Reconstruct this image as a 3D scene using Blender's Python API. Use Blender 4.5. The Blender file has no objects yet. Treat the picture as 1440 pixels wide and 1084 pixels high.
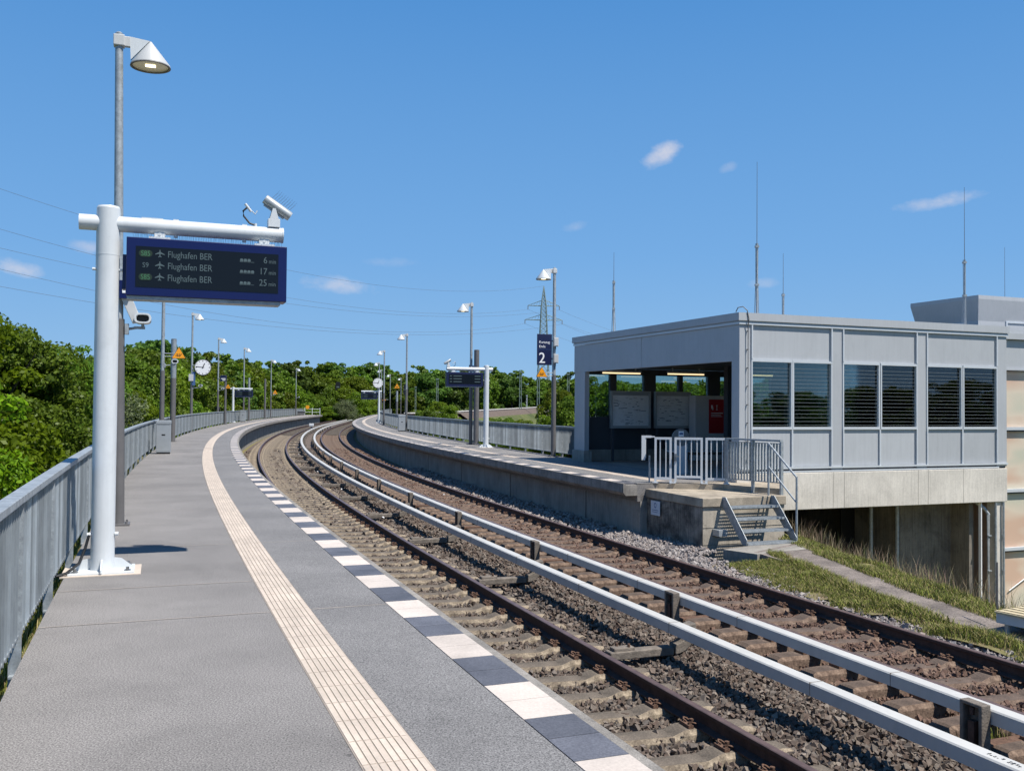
import bpy, bmesh, math, random
import numpy as np
from mathutils import Matrix, Vector
R = math.radians
random.seed(7); rng = np.random.default_rng(7)
sc = bpy.context.scene
COL = sc.collection

# ------------------------------------------------------------------ camera
CAM_H, F_PX, PITCH, ROLL = 1.624, 1321.3, .02235, .00815
cam = bpy.data.objects.new('camera', bpy.data.cameras.new('camera'))
cam.data.sensor_width = 36; cam.data.lens = F_PX / 1440 * 36
cam.data.clip_start = .05; cam.data.clip_end = 6000
COL.objects.link(cam); sc.camera = cam
_fw = Vector((0, math.cos(PITCH), math.sin(PITCH))); _up = Vector((0, -math.sin(PITCH), math.cos(PITCH)))
_rt = Vector((1, 0, 0)) * math.cos(ROLL) + _up * math.sin(ROLL)
_u2 = -Vector((1, 0, 0)) * math.sin(ROLL) + _up * math.cos(ROLL)
cam.matrix_world = Matrix(((_rt.x, _u2.x, -_fw.x, 0), (_rt.y, _u2.y, -_fw.y, 0), (_rt.z, _u2.z, -_fw.z, CAM_H), (0, 0, 0, 1)))

# ------------------------------------------------------------------ sky and sun
SUN_EL, SUN_DIR = R(61), Vector((.84, -.54, 0))
world = bpy.data.worlds.new('World'); sc.world = world; world.use_nodes = True
wn, wl = world.node_tree.nodes, world.node_tree.links
wn.clear()
w_out = wn.new('ShaderNodeOutputWorld'); w_bg = wn.new('ShaderNodeBackground'); w_bg.inputs[1].default_value = .068
sky = wn.new('ShaderNodeTexSky'); sky.sky_type = 'NISHITA'; sky.sun_disc = False
sky.sun_elevation = SUN_EL; sky.sun_rotation = math.atan2(SUN_DIR.x, SUN_DIR.y)
sky.air_density = 1.0; sky.dust_density = .0; sky.ozone_density = 4.5
w_hs = wn.new('ShaderNodeHueSaturation'); w_hs.inputs['Saturation'].default_value = 1.25
wl.new(sky.outputs[0], w_hs.inputs['Color'])
SKY_H = (3.2, 5.7, 8.9, 1)
# small fair-weather clouds, each a patch of the sky dome given by its direction
w_tc = wn.new('ShaderNodeTexCoord')
w_noise = wn.new('ShaderNodeTexNoise'); w_noise.inputs['Scale'].default_value = 42; w_noise.inputs['Detail'].default_value = 7; w_noise.inputs['Roughness'].default_value = .62
w_map = wn.new('ShaderNodeMapping'); w_map.inputs['Scale'].default_value = (1, 1, 1.5)
wl.new(w_tc.outputs['Generated'], w_map.inputs[0]); wl.new(w_map.outputs[0], w_noise.inputs['Vector'])
CLOUDS = [(-.0, 0, 0, 0, 0, 0)]
def w_math(op, a, b=None, c=None):
    n = wn.new('ShaderNodeMath'); n.operation = op
    for i, v in enumerate((a, b, c)):
        if v is None: continue
        if isinstance(v, (int, float)): n.inputs[i].default_value = v
        else: wl.new(v, n.inputs[i])
    return n.outputs[0]
w_sep = wn.new('ShaderNodeSeparateXYZ'); wl.new(w_tc.outputs['Generated'], w_sep.inputs[0])
w_az = w_math('ARCTAN2', w_sep.outputs[0], w_sep.outputs[1])
w_elv = w_math('ARCSINE', w_sep.outputs[2])
# clear-air tint: the sky model whitened and blued towards the horizon as in thin summer haze
w_t = w_math('MINIMUM', w_math('MAXIMUM', w_math('DIVIDE', w_elv, 1.5708), 0.0), 1.0)
w_gr = wn.new('ShaderNodeValToRGB'); wl.new(w_t, w_gr.inputs[0]); w_e = w_gr.color_ramp.elements
w_e[0].position = 0; w_e[0].color = tuple(c / 10 for c in SKY_H[:3]) + (1,); w_e[1].position = 1; w_e[1].color = (.03, .11, .34, 1)
for p_, c_ in ((.10, (.205, .465, .87)), (.27, (.098, .325, .745)), (.5, (.05, .20, .53))): e_ = w_e.new(p_); e_.color = (*c_, 1)
w_sc = wn.new('ShaderNodeMix'); w_sc.data_type = 'RGBA'; w_sc.blend_type = 'MULTIPLY'; w_sc.inputs['Factor'].default_value = 1; wl.new(w_gr.outputs[0], w_sc.inputs['A']); w_sc.inputs['B'].default_value = (10, 10, 10, 1)
w_bl = wn.new('ShaderNodeMix'); w_bl.data_type = 'RGBA'
w_bl.inputs['Factor'].default_value = .93
wl.new(w_hs.outputs[0], w_bl.inputs['A']); wl.new(w_sc.outputs['Result'], w_bl.inputs['B'])
mask = None
# azimuth, elevation, half width, half height, tilt, strength (all as angles on the dome)
for az, el, hw, hh, tl, st in ((.157, .262, .024, .0125, .32, 1.0), (.427, .200, .042, .0075, .10, .75), (-.183, .124, .046, .010, -.06, .8),
                              (-.485, .126, .026, .0085, -.1, .9), (-.425, .150, .020, .007, -.1, .6), (.262, .128, .018, .006, 0, .4),
                              (.066, .190, .014, .006, .2, .35), (-.13, .150, .03, .006, 0, .25), (.53, .36, .02, .006, .2, .3), (.226, .246, .010, .006, .2, .35)):
    dx = w_math('SUBTRACT', w_az, az); dy = w_math('SUBTRACT', w_elv, el)
    dy2 = w_math('SUBTRACT', dy, w_math('MULTIPLY', dx, tl))
    e = w_math('ADD', w_math('POWER', w_math('ABSOLUTE', w_math('DIVIDE', dx, hw)), 2.0), w_math('POWER', w_math('ABSOLUTE', w_math('DIVIDE', dy2, hh)), 2.0))
    v = w_math('SUBTRACT', 1.0, e)
    v = w_math('ADD', v, w_math('MULTIPLY', w_math('SUBTRACT', w_noise.outputs[0], .50), 3.0))
    v = w_math('MULTIPLY', w_math('MINIMUM', w_math('MAXIMUM', w_math('MULTIPLY', v, .62), 0.0), 1.0), st * .82)
    v = w_math('MULTIPLY', v, w_math('LESS_THAN', e, 2.6))
    # fade towards the rim
    v = w_math('MULTIPLY', v, w_math('MAXIMUM', w_math('SUBTRACT', 1.0, w_math('MULTIPLY', e, .42)), 0.0))
    mask = v if mask is None else w_math('MAXIMUM', mask, v)
w_mix = wn.new('ShaderNodeMix'); w_mix.data_type = 'RGBA'
wl.new(mask, w_mix.inputs['Factor']); wl.new(w_bl.outputs['Result'], w_mix.inputs['A']); w_mix.inputs['B'].default_value = (8.2, 8.0, 8.6, 1)
wl.new(w_mix.outputs['Result'], w_bg.inputs[0]); wl.new(w_bg.outputs[0], w_out.inputs[0])
sun = bpy.data.objects.new('sun', bpy.data.lights.new('sun', 'SUN')); COL.objects.link(sun)
sun.data.energy = 5.0; sun.data.angle = R(.53); sun.data.color = (1, .95, .87)
_sd = Vector((SUN_DIR.x, SUN_DIR.y, 0)).normalized() * math.cos(SUN_EL) + Vector((0, 0, math.sin(SUN_EL)))
sun.rotation_euler = (-_sd).to_track_quat('-Z', 'Y').to_euler()
sc.view_settings.view_transform = 'Standard'; sc.view_settings.look = 'None'
sc.view_settings.exposure = 0.42; sc.view_settings.gamma = 1
sc.cycles.max_bounces = 6; sc.cycles.transparent_max_bounces = 16; sc.cycles.transmission_bounces = 6; sc.cycles.diffuse_bounces = 3

# ------------------------------------------------------------------ materials
def mat(name, col, rough=.8, metal=0., var=.0, vscale=4., col2=None, bump=0., bscale=60., spec=.5, detail=6, speck=0., speckscale=200., emit=None, estr=0, streak=0., coat=0., stain=0., stainscale=1.4, gum=0.):
    """a procedural surface: base colour mottled by noise, optional fine speckle, vertical streaks and bump"""
    m = bpy.data.materials.new(name); m.use_nodes = True
    n, l = m.node_tree.nodes, m.node_tree.links
    b = n['Principled BSDF']; b.inputs['Roughness'].default_value = rough; b.inputs['Metallic'].default_value = metal
    b.inputs['Specular IOR Level'].default_value = spec; b.inputs['Coat Weight'].default_value = coat
    tc = n.new('ShaderNodeTexCoord')
    out = None
    c1 = (*col, 1)
    if var > 0 or col2:
        nz = n.new('ShaderNodeTexNoise'); nz.inputs['Scale'].default_value = vscale; nz.inputs['Detail'].default_value = detail; nz.inputs['Roughness'].default_value = .62
        l.new(tc.outputs['Object'], nz.inputs['Vector'])
        rp = n.new('ShaderNodeValToRGB'); rp.color_ramp.elements[0].position = .36; rp.color_ramp.elements[1].position = .66
        c2 = (*col2, 1) if col2 else tuple(min(1, c * (1 + var)) for c in col) + (1,)
        ca = c1 if col2 else tuple(c * (1 - var) for c in col) + (1,)
        rp.color_ramp.elements[0].color = ca; rp.color_ramp.elements[1].color = c2
        l.new(nz.outputs[0], rp.inputs[0]); out = rp.outputs[0]
    if streak > 0:
        mp = n.new('ShaderNodeMapping'); mp.inputs['Scale'].default_value = (9, 9, .5)
        ns = n.new('ShaderNodeTexNoise'); ns.inputs['Scale'].default_value = 2.2; ns.inputs['Detail'].default_value = 5; ns.inputs['Roughness'].default_value = .7
        l.new(tc.outputs['Object'], mp.inputs[0]); l.new(mp.outputs[0], ns.inputs['Vector'])
        mr = n.new('ShaderNodeMapRange'); mr.inputs['From Min'].default_value = .45; mr.inputs['From Max'].default_value = .75
        mr.inputs['To Min'].default_value = 1; mr.inputs['To Max'].default_value = 1 - streak; l.new(ns.outputs[0], mr.inputs[0])
        mx = n.new('ShaderNodeMix'); mx.data_type = 'RGBA'; mx.blend_type = 'MULTIPLY'; mx.inputs['Factor'].default_value = 1
        if out is not None: l.new(out, mx.inputs['A'])
        else: mx.inputs['A'].default_value = c1
        l.new(mr.outputs[0], mx.inputs['B']); out = mx.outputs['Result']
    if speck > 0:
        vz = n.new('ShaderNodeTexNoise'); vz.inputs['Scale'].default_value = speckscale; vz.inputs['Detail'].default_value = 3; vz.inputs['Roughness'].default_value = .8
        l.new(tc.outputs['Object'], vz.inputs['Vector'])
        mr = n.new('ShaderNodeMapRange'); mr.inputs['From Min'].default_value = .33; mr.inputs['From Max'].default_value = .67
        mr.inputs['To Min'].default_value = 1 - speck; mr.inputs['To Max'].default_value = 1 + speck
        l.new(vz.outputs[0], mr.inputs[0])
        mx = n.new('ShaderNodeMix'); mx.data_type = 'RGBA'; mx.blend_type = 'MULTIPLY'; mx.inputs['Factor'].default_value = 1
        if out is not None: l.new(out, mx.inputs['A'])
        else: mx.inputs['A'].default_value = c1
        l.new(mr.outputs[0], mx.inputs['B']); out = mx.outputs['Result']
    def mul(fac, out):
        mx = n.new('ShaderNodeMix'); mx.data_type = 'RGBA'; mx.blend_type = 'MULTIPLY'; mx.inputs['Factor'].default_value = 1
        if out is not None: l.new(out, mx.inputs['A'])
        else: mx.inputs['A'].default_value = c1
        l.new(fac, mx.inputs['B']); return mx.outputs['Result']
    if stain > 0:      # dirt patches and drips with a shape of their own
        for sc_n, th, am, off_ in ((stainscale, .50, stain, 0), (stainscale * 5.3, .56, stain * .8, 7.)):
            mp = n.new('ShaderNodeMapping'); mp.inputs['Location'].default_value = (off_, off_ * 2, 3)
            ns = n.new('ShaderNodeTexNoise'); ns.inputs['Scale'].default_value = sc_n; ns.inputs['Detail'].default_value = 9; ns.inputs['Roughness'].default_value = .72; ns.inputs['Distortion'].default_value = .6
            l.new(tc.outputs['Object'], mp.inputs[0]); l.new(mp.outputs[0], ns.inputs['Vector'])
            mr = n.new('ShaderNodeMapRange'); mr.inputs['From Min'].default_value = th; mr.inputs['From Max'].default_value = th + .16
            mr.inputs['To Min'].default_value = 1; mr.inputs['To Max'].default_value = 1 - am; l.new(ns.outputs[0], mr.inputs[0]); out = mul(mr.outputs[0], out)
    if gum > 0:        # trodden chewing gum and oil spots
        vo = n.new('ShaderNodeTexVoronoi'); vo.inputs['Scale'].default_value = 2.1; l.new(tc.outputs['Object'], vo.inputs['Vector'])
        mr = n.new('ShaderNodeMapRange'); mr.inputs['From Min'].default_value = .028; mr.inputs['From Max'].default_value = .045; mr.inputs['To Min'].default_value = 1 - gum; mr.inputs['To Max'].default_value = 1
        l.new(vo.outputs['Distance'], mr.inputs[0]); out = mul(mr.outputs[0], out)
    if out is not None: l.new(out, b.inputs['Base Color'])
    else: b.inputs['Base Color'].default_value = c1
    if bump > 0:
        bz = n.new('ShaderNodeTexNoise'); bz.inputs['Scale'].default_value = bscale; bz.inputs['Detail'].default_value = 5
        l.new(tc.outputs['Object'], bz.inputs['Vector'])
        bp = n.new('ShaderNodeBump'); bp.inputs['Strength'].default_value = bump; bp.inputs['Distance'].default_value = .02
        l.new(bz.outputs[0], bp.inputs['Height']); l.new(bp.outputs[0], b.inputs['Normal'])
    if emit: b.inputs['Emission Color'].default_value = (*emit, 1); b.inputs['Emission Strength'].default_value = estr
    return m

def leaf_mat(name, c1, c2, transl=.35, c3=None):
    m = bpy.data.materials.new(name); m.use_nodes = True
    n, l = m.node_tree.nodes, m.node_tree.links; n.clear()
    o = n.new('ShaderNodeOutputMaterial'); d = n.new('ShaderNodeBsdfDiffuse'); t = n.new('ShaderNodeBsdfTranslucent')
    g = n.new('ShaderNodeBsdfGlossy'); g.inputs['Roughness'].default_value = .45
    geo = n.new('ShaderNodeNewGeometry'); oi = n.new('ShaderNodeObjectInfo'); tc = n.new('ShaderNodeTexCoord')
    nz = n.new('ShaderNodeTexNoise'); nz.inputs['Scale'].default_value = .8; nz.inputs['Detail'].default_value = 4; l.new(tc.outputs['Object'], nz.inputs['Vector'])
    ad = n.new('ShaderNodeMath'); ad.operation = 'MULTIPLY_ADD'; l.new(geo.outputs['Random Per Island'], ad.inputs[0]); ad.inputs[1].default_value = .55
    sb = n.new('ShaderNodeMath'); sb.operation = 'MULTIPLY_ADD'; l.new(nz.outputs[0], sb.inputs[0]); sb.inputs[1].default_value = 1.3; sb.inputs[2].default_value = -.45
    l.new(sb.outputs[0], ad.inputs[2])
    rp = n.new('ShaderNodeValToRGB'); rp.color_ramp.elements[0].color = (*c1, 1); rp.color_ramp.elements[1].color = (*c2, 1)
    rp.color_ramp.elements[0].position = .1; rp.color_ramp.elements[1].position = .85
    if c3: e = rp.color_ramp.elements.new(.97); e.color = (*c3, 1)
    l.new(ad.outputs[0], rp.inputs[0])
    hs = n.new('ShaderNodeHueSaturation'); l.new(rp.outputs[0], hs.inputs['Color'])
    mh = n.new('ShaderNodeMapRange'); mh.inputs['To Min'].default_value = .492; mh.inputs['To Max'].default_value = .525; l.new(oi.outputs['Random'], mh.inputs[0]); l.new(mh.outputs[0], hs.inputs['Hue'])
    mv = n.new('ShaderNodeMapRange'); mv.inputs['To Min'].default_value = .72; mv.inputs['To Max'].default_value = 1.42; l.new(oi.outputs['Random'], mv.inputs[0]); l.new(mv.outputs[0], hs.inputs['Value'])
    l.new(hs.outputs[0], d.inputs[0]); l.new(hs.outputs[0], t.inputs[0])
    mx = n.new('ShaderNodeMixShader'); mx.inputs[0].default_value = transl; l.new(d.outputs[0], mx.inputs[1]); l.new(t.outputs[0], mx.inputs[2])
    m2 = n.new('ShaderNodeMixShader'); m2.inputs[0].default_value = .012; l.new(mx.outputs[0], m2.inputs[1]); l.new(g.outputs[0], m2.inputs[2])
    l.new(m2.outputs[0], o.inputs[0])
    return m

def island_mat(name, cols, rough=.9, bump=.0, spec=.3):
    m = bpy.data.materials.new(name); m.use_nodes = True
    n, l = m.node_tree.nodes, m.node_tree.links; b = n['Principled BSDF']; b.inputs['Roughness'].default_value = rough
    b.inputs['Specular IOR Level'].default_value = spec
    g = n.new('ShaderNodeNewGeometry'); rp = n.new('ShaderNodeValToRGB'); rp.color_ramp.interpolation = 'LINEAR'
    els = rp.color_ramp.elements
    for i, c in enumerate(cols):
        p = i / (len(cols) - 1)
        if i == 0: e = els[0]
        elif i == len(cols) - 1: e = els[len(els) - 1]
        else: e = els.new(p)
        e.position = p; e.color = (*c, 1)
    l.new(g.outputs['Random Per Island'], rp.inputs[0])
    tc = n.new('ShaderNodeTexCoord'); nz = n.new('ShaderNodeTexNoise'); nz.inputs['Scale'].default_value = 45; nz.inputs['Detail'].default_value = 4
    l.new(tc.outputs['Object'], nz.inputs['Vector'])
    mr = n.new('ShaderNodeMapRange'); mr.inputs['To Min'].default_value = .55; mr.inputs['To Max'].default_value = 1.45; l.new(nz.outputs[0], mr.inputs[0])
    mx = n.new('ShaderNodeMix'); mx.data_type = 'RGBA'; mx.blend_type = 'MULTIPLY'; mx.inputs['Factor'].default_value = 1
    l.new(rp.outputs[0], mx.inputs['A']); l.new(mr.outputs[0], mx.inputs['B']); l.new(mx.outputs['Result'], b.inputs['Base Color'])
    return m

def glass_mat(name, tint, refl=.12):
    m = bpy.data.materials.new(name); m.use_nodes = True
    n, l = m.node_tree.nodes, m.node_tree.links; n.clear()
    o = n.new('ShaderNodeOutputMaterial'); t = n.new('ShaderNodeBsdfTransparent'); t.inputs[0].default_value = (*tint, 1)
    g = n.new('ShaderNodeBsdfGlossy'); g.inputs['Roughness'].default_value = .02; g.inputs[0].default_value = (.9, .95, 1, 1)
    f = n.new('ShaderNodeFresnel'); f.inputs[0].default_value = 1.5
    a = n.new('ShaderNodeMath'); a.operation = 'ADD'; a.inputs[1].default_value = refl; l.new(f.outputs[0], a.inputs[0])
    mx = n.new('ShaderNodeMixShader'); l.new(a.outputs[0], mx.inputs[0]); l.new(t.outputs[0], mx.inputs[1]); l.new(g.outputs[0], mx.inputs[2]); l.new(mx.outputs[0], o.inputs[0])
    return m

M = dict(
    paving=mat('platform_paving', (.198, .186, .176), .88, var=.16, vscale=.5, speck=.85, speckscale=105, bump=.05, bscale=160, stain=.14, stainscale=.8, gum=.38),
    paving_edge=mat('platform_paving_trackside', (.176, .170, .166), .88, var=.12, vscale=.6, speck=.85, speckscale=105, bump=.05, bscale=160, stain=.12, stainscale=.9, gum=.3),
    paving_joint=mat('paving_joint', (.34, .30, .26), .9, var=.2, vscale=3),
    concrete=mat('concrete', (.29, .268, .235), .9, var=.18, vscale=1.2, speck=.12, speckscale=60, streak=.32, bump=.15, stain=.22, stainscale=1.0),
    concrete_edge=mat('platform_edge_concrete', (.25, .23, .205), .92, var=.25, vscale=3, speck=.4, speckscale=110, streak=.35, bump=.3, bscale=90),
    concrete_light=mat('beam_concrete', (.60, .56, .50), .88, var=.10, vscale=.8, speck=.09, speckscale=30, streak=.22, bump=.1, stain=.12, stainscale=1.1),
    block_front=mat('block_front_concrete', (.42, .37, .30), .9, var=.16, vscale=2.0, speck=.15, speckscale=50, streak=.25, bump=.2, stain=.35, stainscale=2.0), concrete_dark=mat('stained_shaded_concrete', (.07, .062, .052), .93, col2=(.34, .30, .25), vscale=2.6, speck=.25, speckscale=50, streak=.7, bump=.3, stain=.5, stainscale=2.4),  # dark concrete: stains, with the block side's shade worked into the colour
    concrete_top=mat('weathered_slab', (.33, .28, .215), .92, var=.3, vscale=2.4, speck=.22, speckscale=70, bump=.3),
    path=mat('path_concrete', (.185, .155, .135), .93, var=.3, vscale=1.8, speck=.55, speckscale=42, bump=.5, stain=.3, stainscale=1.8),
    tactile=mat('tactile_tile', (.54, .455, .375), .75, var=.08, vscale=2.2, speck=.08, speckscale=60, stain=.12, stainscale=1.6, gum=.25),
    tactile_groove=mat('tactile_groove', (.43, .36, .295), .85, var=.1, vscale=3),
    tile_white=mat('tile_white', (.56, .49, .43), .72, var=.07, vscale=1.7, speck=.10, speckscale=50, stain=.13, stainscale=2.2, gum=.3),
    tile_dark=mat('tile_dark', (.104, .106, .122), .6, var=.18, vscale=2, speck=.32, speckscale=70, stain=.18, stainscale=2.5),
    galv=mat('galvanised_steel', (.34, .37, .39), .52, .35, var=.20, vscale=14, speck=.12, speckscale=60, detail=6, stain=.10, stainscale=4),
    galv_dark=mat('galvanised_dark', (.30, .33, .355), .5, .4, var=.2, vscale=6),  # darker galvanised tone for the upper part of the thick pole
    white_paint=mat('white_paint', (.60, .63, .65), .4, var=.03, vscale=3, spec=.45, streak=.08, stain=.06, stainscale=3),
    grey_paint=mat('light_grey_paint', (.50, .505, .50), .45, var=.04, vscale=3),
    pole_dark=mat('dark_grey_paint', (.125, .12, .12), .5, var=.1, vscale=4),
    bin_grey=mat('bin_metal', (.36, .385, .40), .45, .3, var=.05, vscale=3),
    blue=mat('sign_blue', (.003, .007, .072), .3, spec=.5, var=.04),
    blue_dark=mat('sign_navy', (.010, .014, .055), .35, var=.05),
    screen=mat('screen', (.006, .009, .014), .3, spec=.25),
    led=mat('led_white', (.04, .065, .075), .6, emit=(.28, .42, .46), estr=.075),
    led_green=mat('led_green', (.02, .08, .04), .6, emit=(.10, .38, .17), estr=.16),
    led_pill=mat('led_green_dim', (.003, .016, .008), .6, emit=(.02, .10, .05), estr=.04),
    print_white=mat('printed_white', (.80, .80, .80), .5),
    black=mat('black_rubber', (.012, .012, .013), .5),
    lamp_glow=mat('lamp_glow', (.8, .75, .6), .5, emit=(1, .86, .55), estr=2.6),
    lamp_lens=mat('lamp_lens', (.28, .26, .19), .2, emit=(1, .9, .6), estr=.10),
    tube_glow=mat('tube_glow', (.8, .7, .5), .5, emit=(1, .74, .42), estr=1.0),
    orange=mat('sign_orange', (.85, .33, .01), .45, var=.03),
    red=mat('panel_red', (.36, .004, .012), .4, var=.04),
    clad=mat('cladding_grey', (.43, .445, .465), .5, .05, var=.03, vscale=.9, spec=.35, streak=.09, stain=.05, stainscale=1.2),
    clad_trim=mat('cladding_trim', (.54, .57, .60), .42, .1, var=.03, vscale=3),
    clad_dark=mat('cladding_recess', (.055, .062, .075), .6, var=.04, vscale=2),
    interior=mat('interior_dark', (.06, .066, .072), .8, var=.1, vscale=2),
    poster=mat('poster_paper', (.62, .66, .68), .4, var=.06, vscale=6),
    poster_ink=mat('poster_ink', (.13, .16, .19), .5),
    box_grey=mat('machine_grey', (.52, .54, .56), .45, var=.03),
    glass=glass_mat('window_glass', (.66, .76, .73), .04), louvre=mat('louvre_metal', (.30, .335, .35), .5, .1),
    rail_side=mat('rusty_rail_web', (.058, .030, .022), .8, var=.3, vscale=12, bump=.2, bscale=60),
    rail_top=mat('rail_running_surface', (.20, .125, .10), .42, .55, var=.2, vscale=6),
    rust=mat('rust', (.085, .045, .028), .85, col2=(.15, .085, .055), vscale=20, bump=.3),
    sleeper=mat('sleeper_concrete', (.085, .07, .054), .95, col2=(.16, .13, .10), vscale=5, speck=.35, speckscale=60, bump=.4, bscale=50),
    underpass_concrete=mat('underpass_concrete', (.155, .14, .12), .93, col2=(.24, .215, .18), vscale=1.3, streak=.5, speck=.15, speckscale=40, stain=.4, stainscale=1.1, bump=.2), disc_grey=mat('dark_disc', (.13, .145, .15), .4, var=.05), sleeper_side=mat('sleeper_side_concrete', (.14, .11, .08), .95, col2=(.38, .31, .225), vscale=9, speck=.3, speckscale=50, bump=.4, bscale=50, streak=.45), sleeper_rust_side=mat('sleeper_rusty_side', (.11, .072, .052), .95, col2=(.24, .17, .125), vscale=9, speck=.3, speckscale=50, bump=.4, bscale=50, streak=.4),
    sleeper_rust=mat('sleeper_rusty_concrete', (.07, .05, .038), .95, col2=(.135, .096, .073), vscale=5, speck=.35, speckscale=60, bump=.4, bscale=50),
    cover=mat('conductor_cover', (.50, .49, .46), .5, var=.05, vscale=2, streak=.06, stain=.10, stainscale=2.0),
    cover_side=mat('conductor_cover_side', (.56, .58, .60), .5, var=.04, vscale=2),
    bracket=mat('cast_bracket', (.165, .14, .115), .85, var=.3, vscale=8, bump=.4),
    ballast_bed=mat('ballast_bed', (.07, .053, .043), .97, col2=(.17, .13, .105), vscale=14, speck=.6, speckscale=26, bump=1, bscale=22, detail=8),
    ballast=island_mat('ballast_stone', [(.075, .058, .047), (.135, .105, .085), (.095, .066, .052), (.18, .145, .118), (.11, .095, .083), (.23, .19, .155)]),
    ballast_red=island_mat('ballast_stone_rusty', [(.10, .062, .046), (.17, .11, .083), (.13, .078, .058), (.20, .14, .105)]),
    ballast_grey=island_mat('ballast_stone_grey', [(.19, .165, .155), (.28, .25, .235), (.22, .19, .175), (.36, .33, .31), (.24, .19, .17)]),
    grass=island_mat('grass_blade', [(.06, .085, .012), (.14, .18, .025), (.24, .25, .05), (.17, .21, .03), (.38, .31, .15), (.28, .22, .10), (.15, .17, .03)], .8),
    dry_grass=island_mat('dry_grass_stem', [(.22, .17, .08), (.30, .20, .15), (.17, .12, .07), (.40, .33, .22), (.16, .19, .04)], .9),
    ground=mat('ground_green', (.045, .065, .016), .97, col2=(.12, .13, .04), vscale=.25, bump=.5, bscale=6, speck=.3, speckscale=7, detail=10),
    soil=mat('soil', (.19, .14, .08), .97, col2=(.13, .14, .03), vscale=2.2, bump=.6, bscale=20, speck=.3, speckscale=30),
    bark=mat('bark', (.10, .08, .06), .95, var=.3, vscale=6, bump=.6, bscale=14),
    pylon=mat('pylon_steel', (.20, .26, .25), .6, .3),
    wire=mat('overhead_wire', (.12, .14, .17), .6),
    asphalt=mat('asphalt', (.10, .10, .10), .9, var=.1, vscale=2),
    road_line=mat('pale_road', (.34, .33, .31), .9, var=.1),
    cloth=mat('dark_cloth', (.014, .014, .018), .9, var=.2, vscale=8), skin=mat('skin', (.42, .25, .18), .6),
    hair=mat('hair', (.02, .014, .01), .8), trousers=mat('dark_trousers', (.02, .022, .03), .9),
    mast_green=mat('mast_green_grey', (.16, .21, .19), .6, var=.1), yellow_grate=mat('grating_tan', (.50, .42, .27), .75, var=.12, vscale=8, speck=.2, speckscale=40),
    galv_bar=None, poly=None, sticker=mat('sign_plate', (.55, .60, .66), .5), ink_blue=mat('ink_blue', (.05, .11, .26), .6), bolt=mat('bolt_steel', (.30, .30, .30), .35, .8),
)
def poly_mat():
    """ribbed translucent plastic sheet, peach and cream, with fine vertical ribs"""
    m = bpy.data.materials.new('polycarbonate'); m.use_nodes = True
    n, l = m.node_tree.nodes, m.node_tree.links; b = n['Principled BSDF']; b.inputs['Roughness'].default_value = .35
    tc = n.new('ShaderNodeTexCoord'); nz = n.new('ShaderNodeTexNoise'); nz.inputs['Scale'].default_value = .7; nz.inputs['Detail'].default_value = 2
    mp = n.new('ShaderNodeMapping'); mp.inputs['Scale'].default_value = (.6, .6, 1.6)
    l.new(tc.outputs['Object'], mp.inputs[0]); l.new(mp.outputs[0], nz.inputs['Vector'])
    rp = n.new('ShaderNodeValToRGB'); e = rp.color_ramp.elements
    e[0].position = .38; e[0].color = (.56, .54, .43, 1); e[1].position = .62; e[1].color = (.62, .43, .32, 1)
    k = e.new(.5); k.color = (.68, .58, .46, 1)
    l.new(nz.outputs[0], rp.inputs[0])
    w = n.new('ShaderNodeTexWave'); w.inputs['Scale'].default_value = 9; w.bands_direction = 'X'; l.new(tc.outputs['Object'], w.inputs['Vector'])
    mr = n.new('ShaderNodeMapRange'); mr.inputs['To Min'].default_value = .86; mr.inputs['To Max'].default_value = 1.04; l.new(w.outputs[1], mr.inputs[0])
    mx = n.new('ShaderNodeMix'); mx.data_type = 'RGBA'; mx.blend_type = 'MULTIPLY'; mx.inputs['Factor'].default_value = 1
    l.new(rp.outputs[0], mx.inputs['A']); l.new(mr.outputs[0], mx.inputs['B']); l.new(mx.outputs['Result'], b.inputs['Base Color'])
    b.inputs['Coat Weight'].default_value = .3
    return m
M['poly'] = poly_mat()
def bar_mat():
    m = mat('galvanised_bar', (.34, .375, .40), .5, .35, var=.12, vscale=4); n, l = m.node_tree.nodes, m.node_tree.links
    b = n['Principled BSDF']; src = b.inputs['Base Color'].links[0].from_socket
    g = n.new('ShaderNodeNewGeometry'); mr = n.new('ShaderNodeMapRange'); mr.inputs['To Min'].default_value = .58; mr.inputs['To Max'].default_value = 1.28; l.new(g.outputs['Random Per Island'], mr.inputs[0])
    mx = n.new('ShaderNodeMix'); mx.data_type = 'RGBA'; mx.blend_type = 'MULTIPLY'; mx.inputs['Factor'].default_value = 1
    l.new(src, mx.inputs['A']); l.new(mr.outputs[0], mx.inputs['B']); l.new(mx.outputs['Result'], b.inputs['Base Color']); return m
M['galv_bar'] = bar_mat()
def vary(m, lo, hi):
    n, l = m.node_tree.nodes, m.node_tree.links; b = n['Principled BSDF']; src = b.inputs['Base Color'].links[0].from_socket
    g = n.new('ShaderNodeNewGeometry'); mr = n.new('ShaderNodeMapRange'); mr.inputs['To Min'].default_value = lo; mr.inputs['To Max'].default_value = hi; l.new(g.outputs['Random Per Island'], mr.inputs[0])
    mx = n.new('ShaderNodeMix'); mx.data_type = 'RGBA'; mx.blend_type = 'MULTIPLY'; mx.inputs['Factor'].default_value = 1
    l.new(src, mx.inputs['A']); l.new(mr.outputs[0], mx.inputs['B']); l.new(mx.outputs['Result'], b.inputs['Base Color'])
vary(M['clad'], .93, 1.04); vary(M['tile_white'], .90, 1.06); vary(M['tile_dark'], .82, 1.2); vary(M['tactile'], .90, 1.05)
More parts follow.
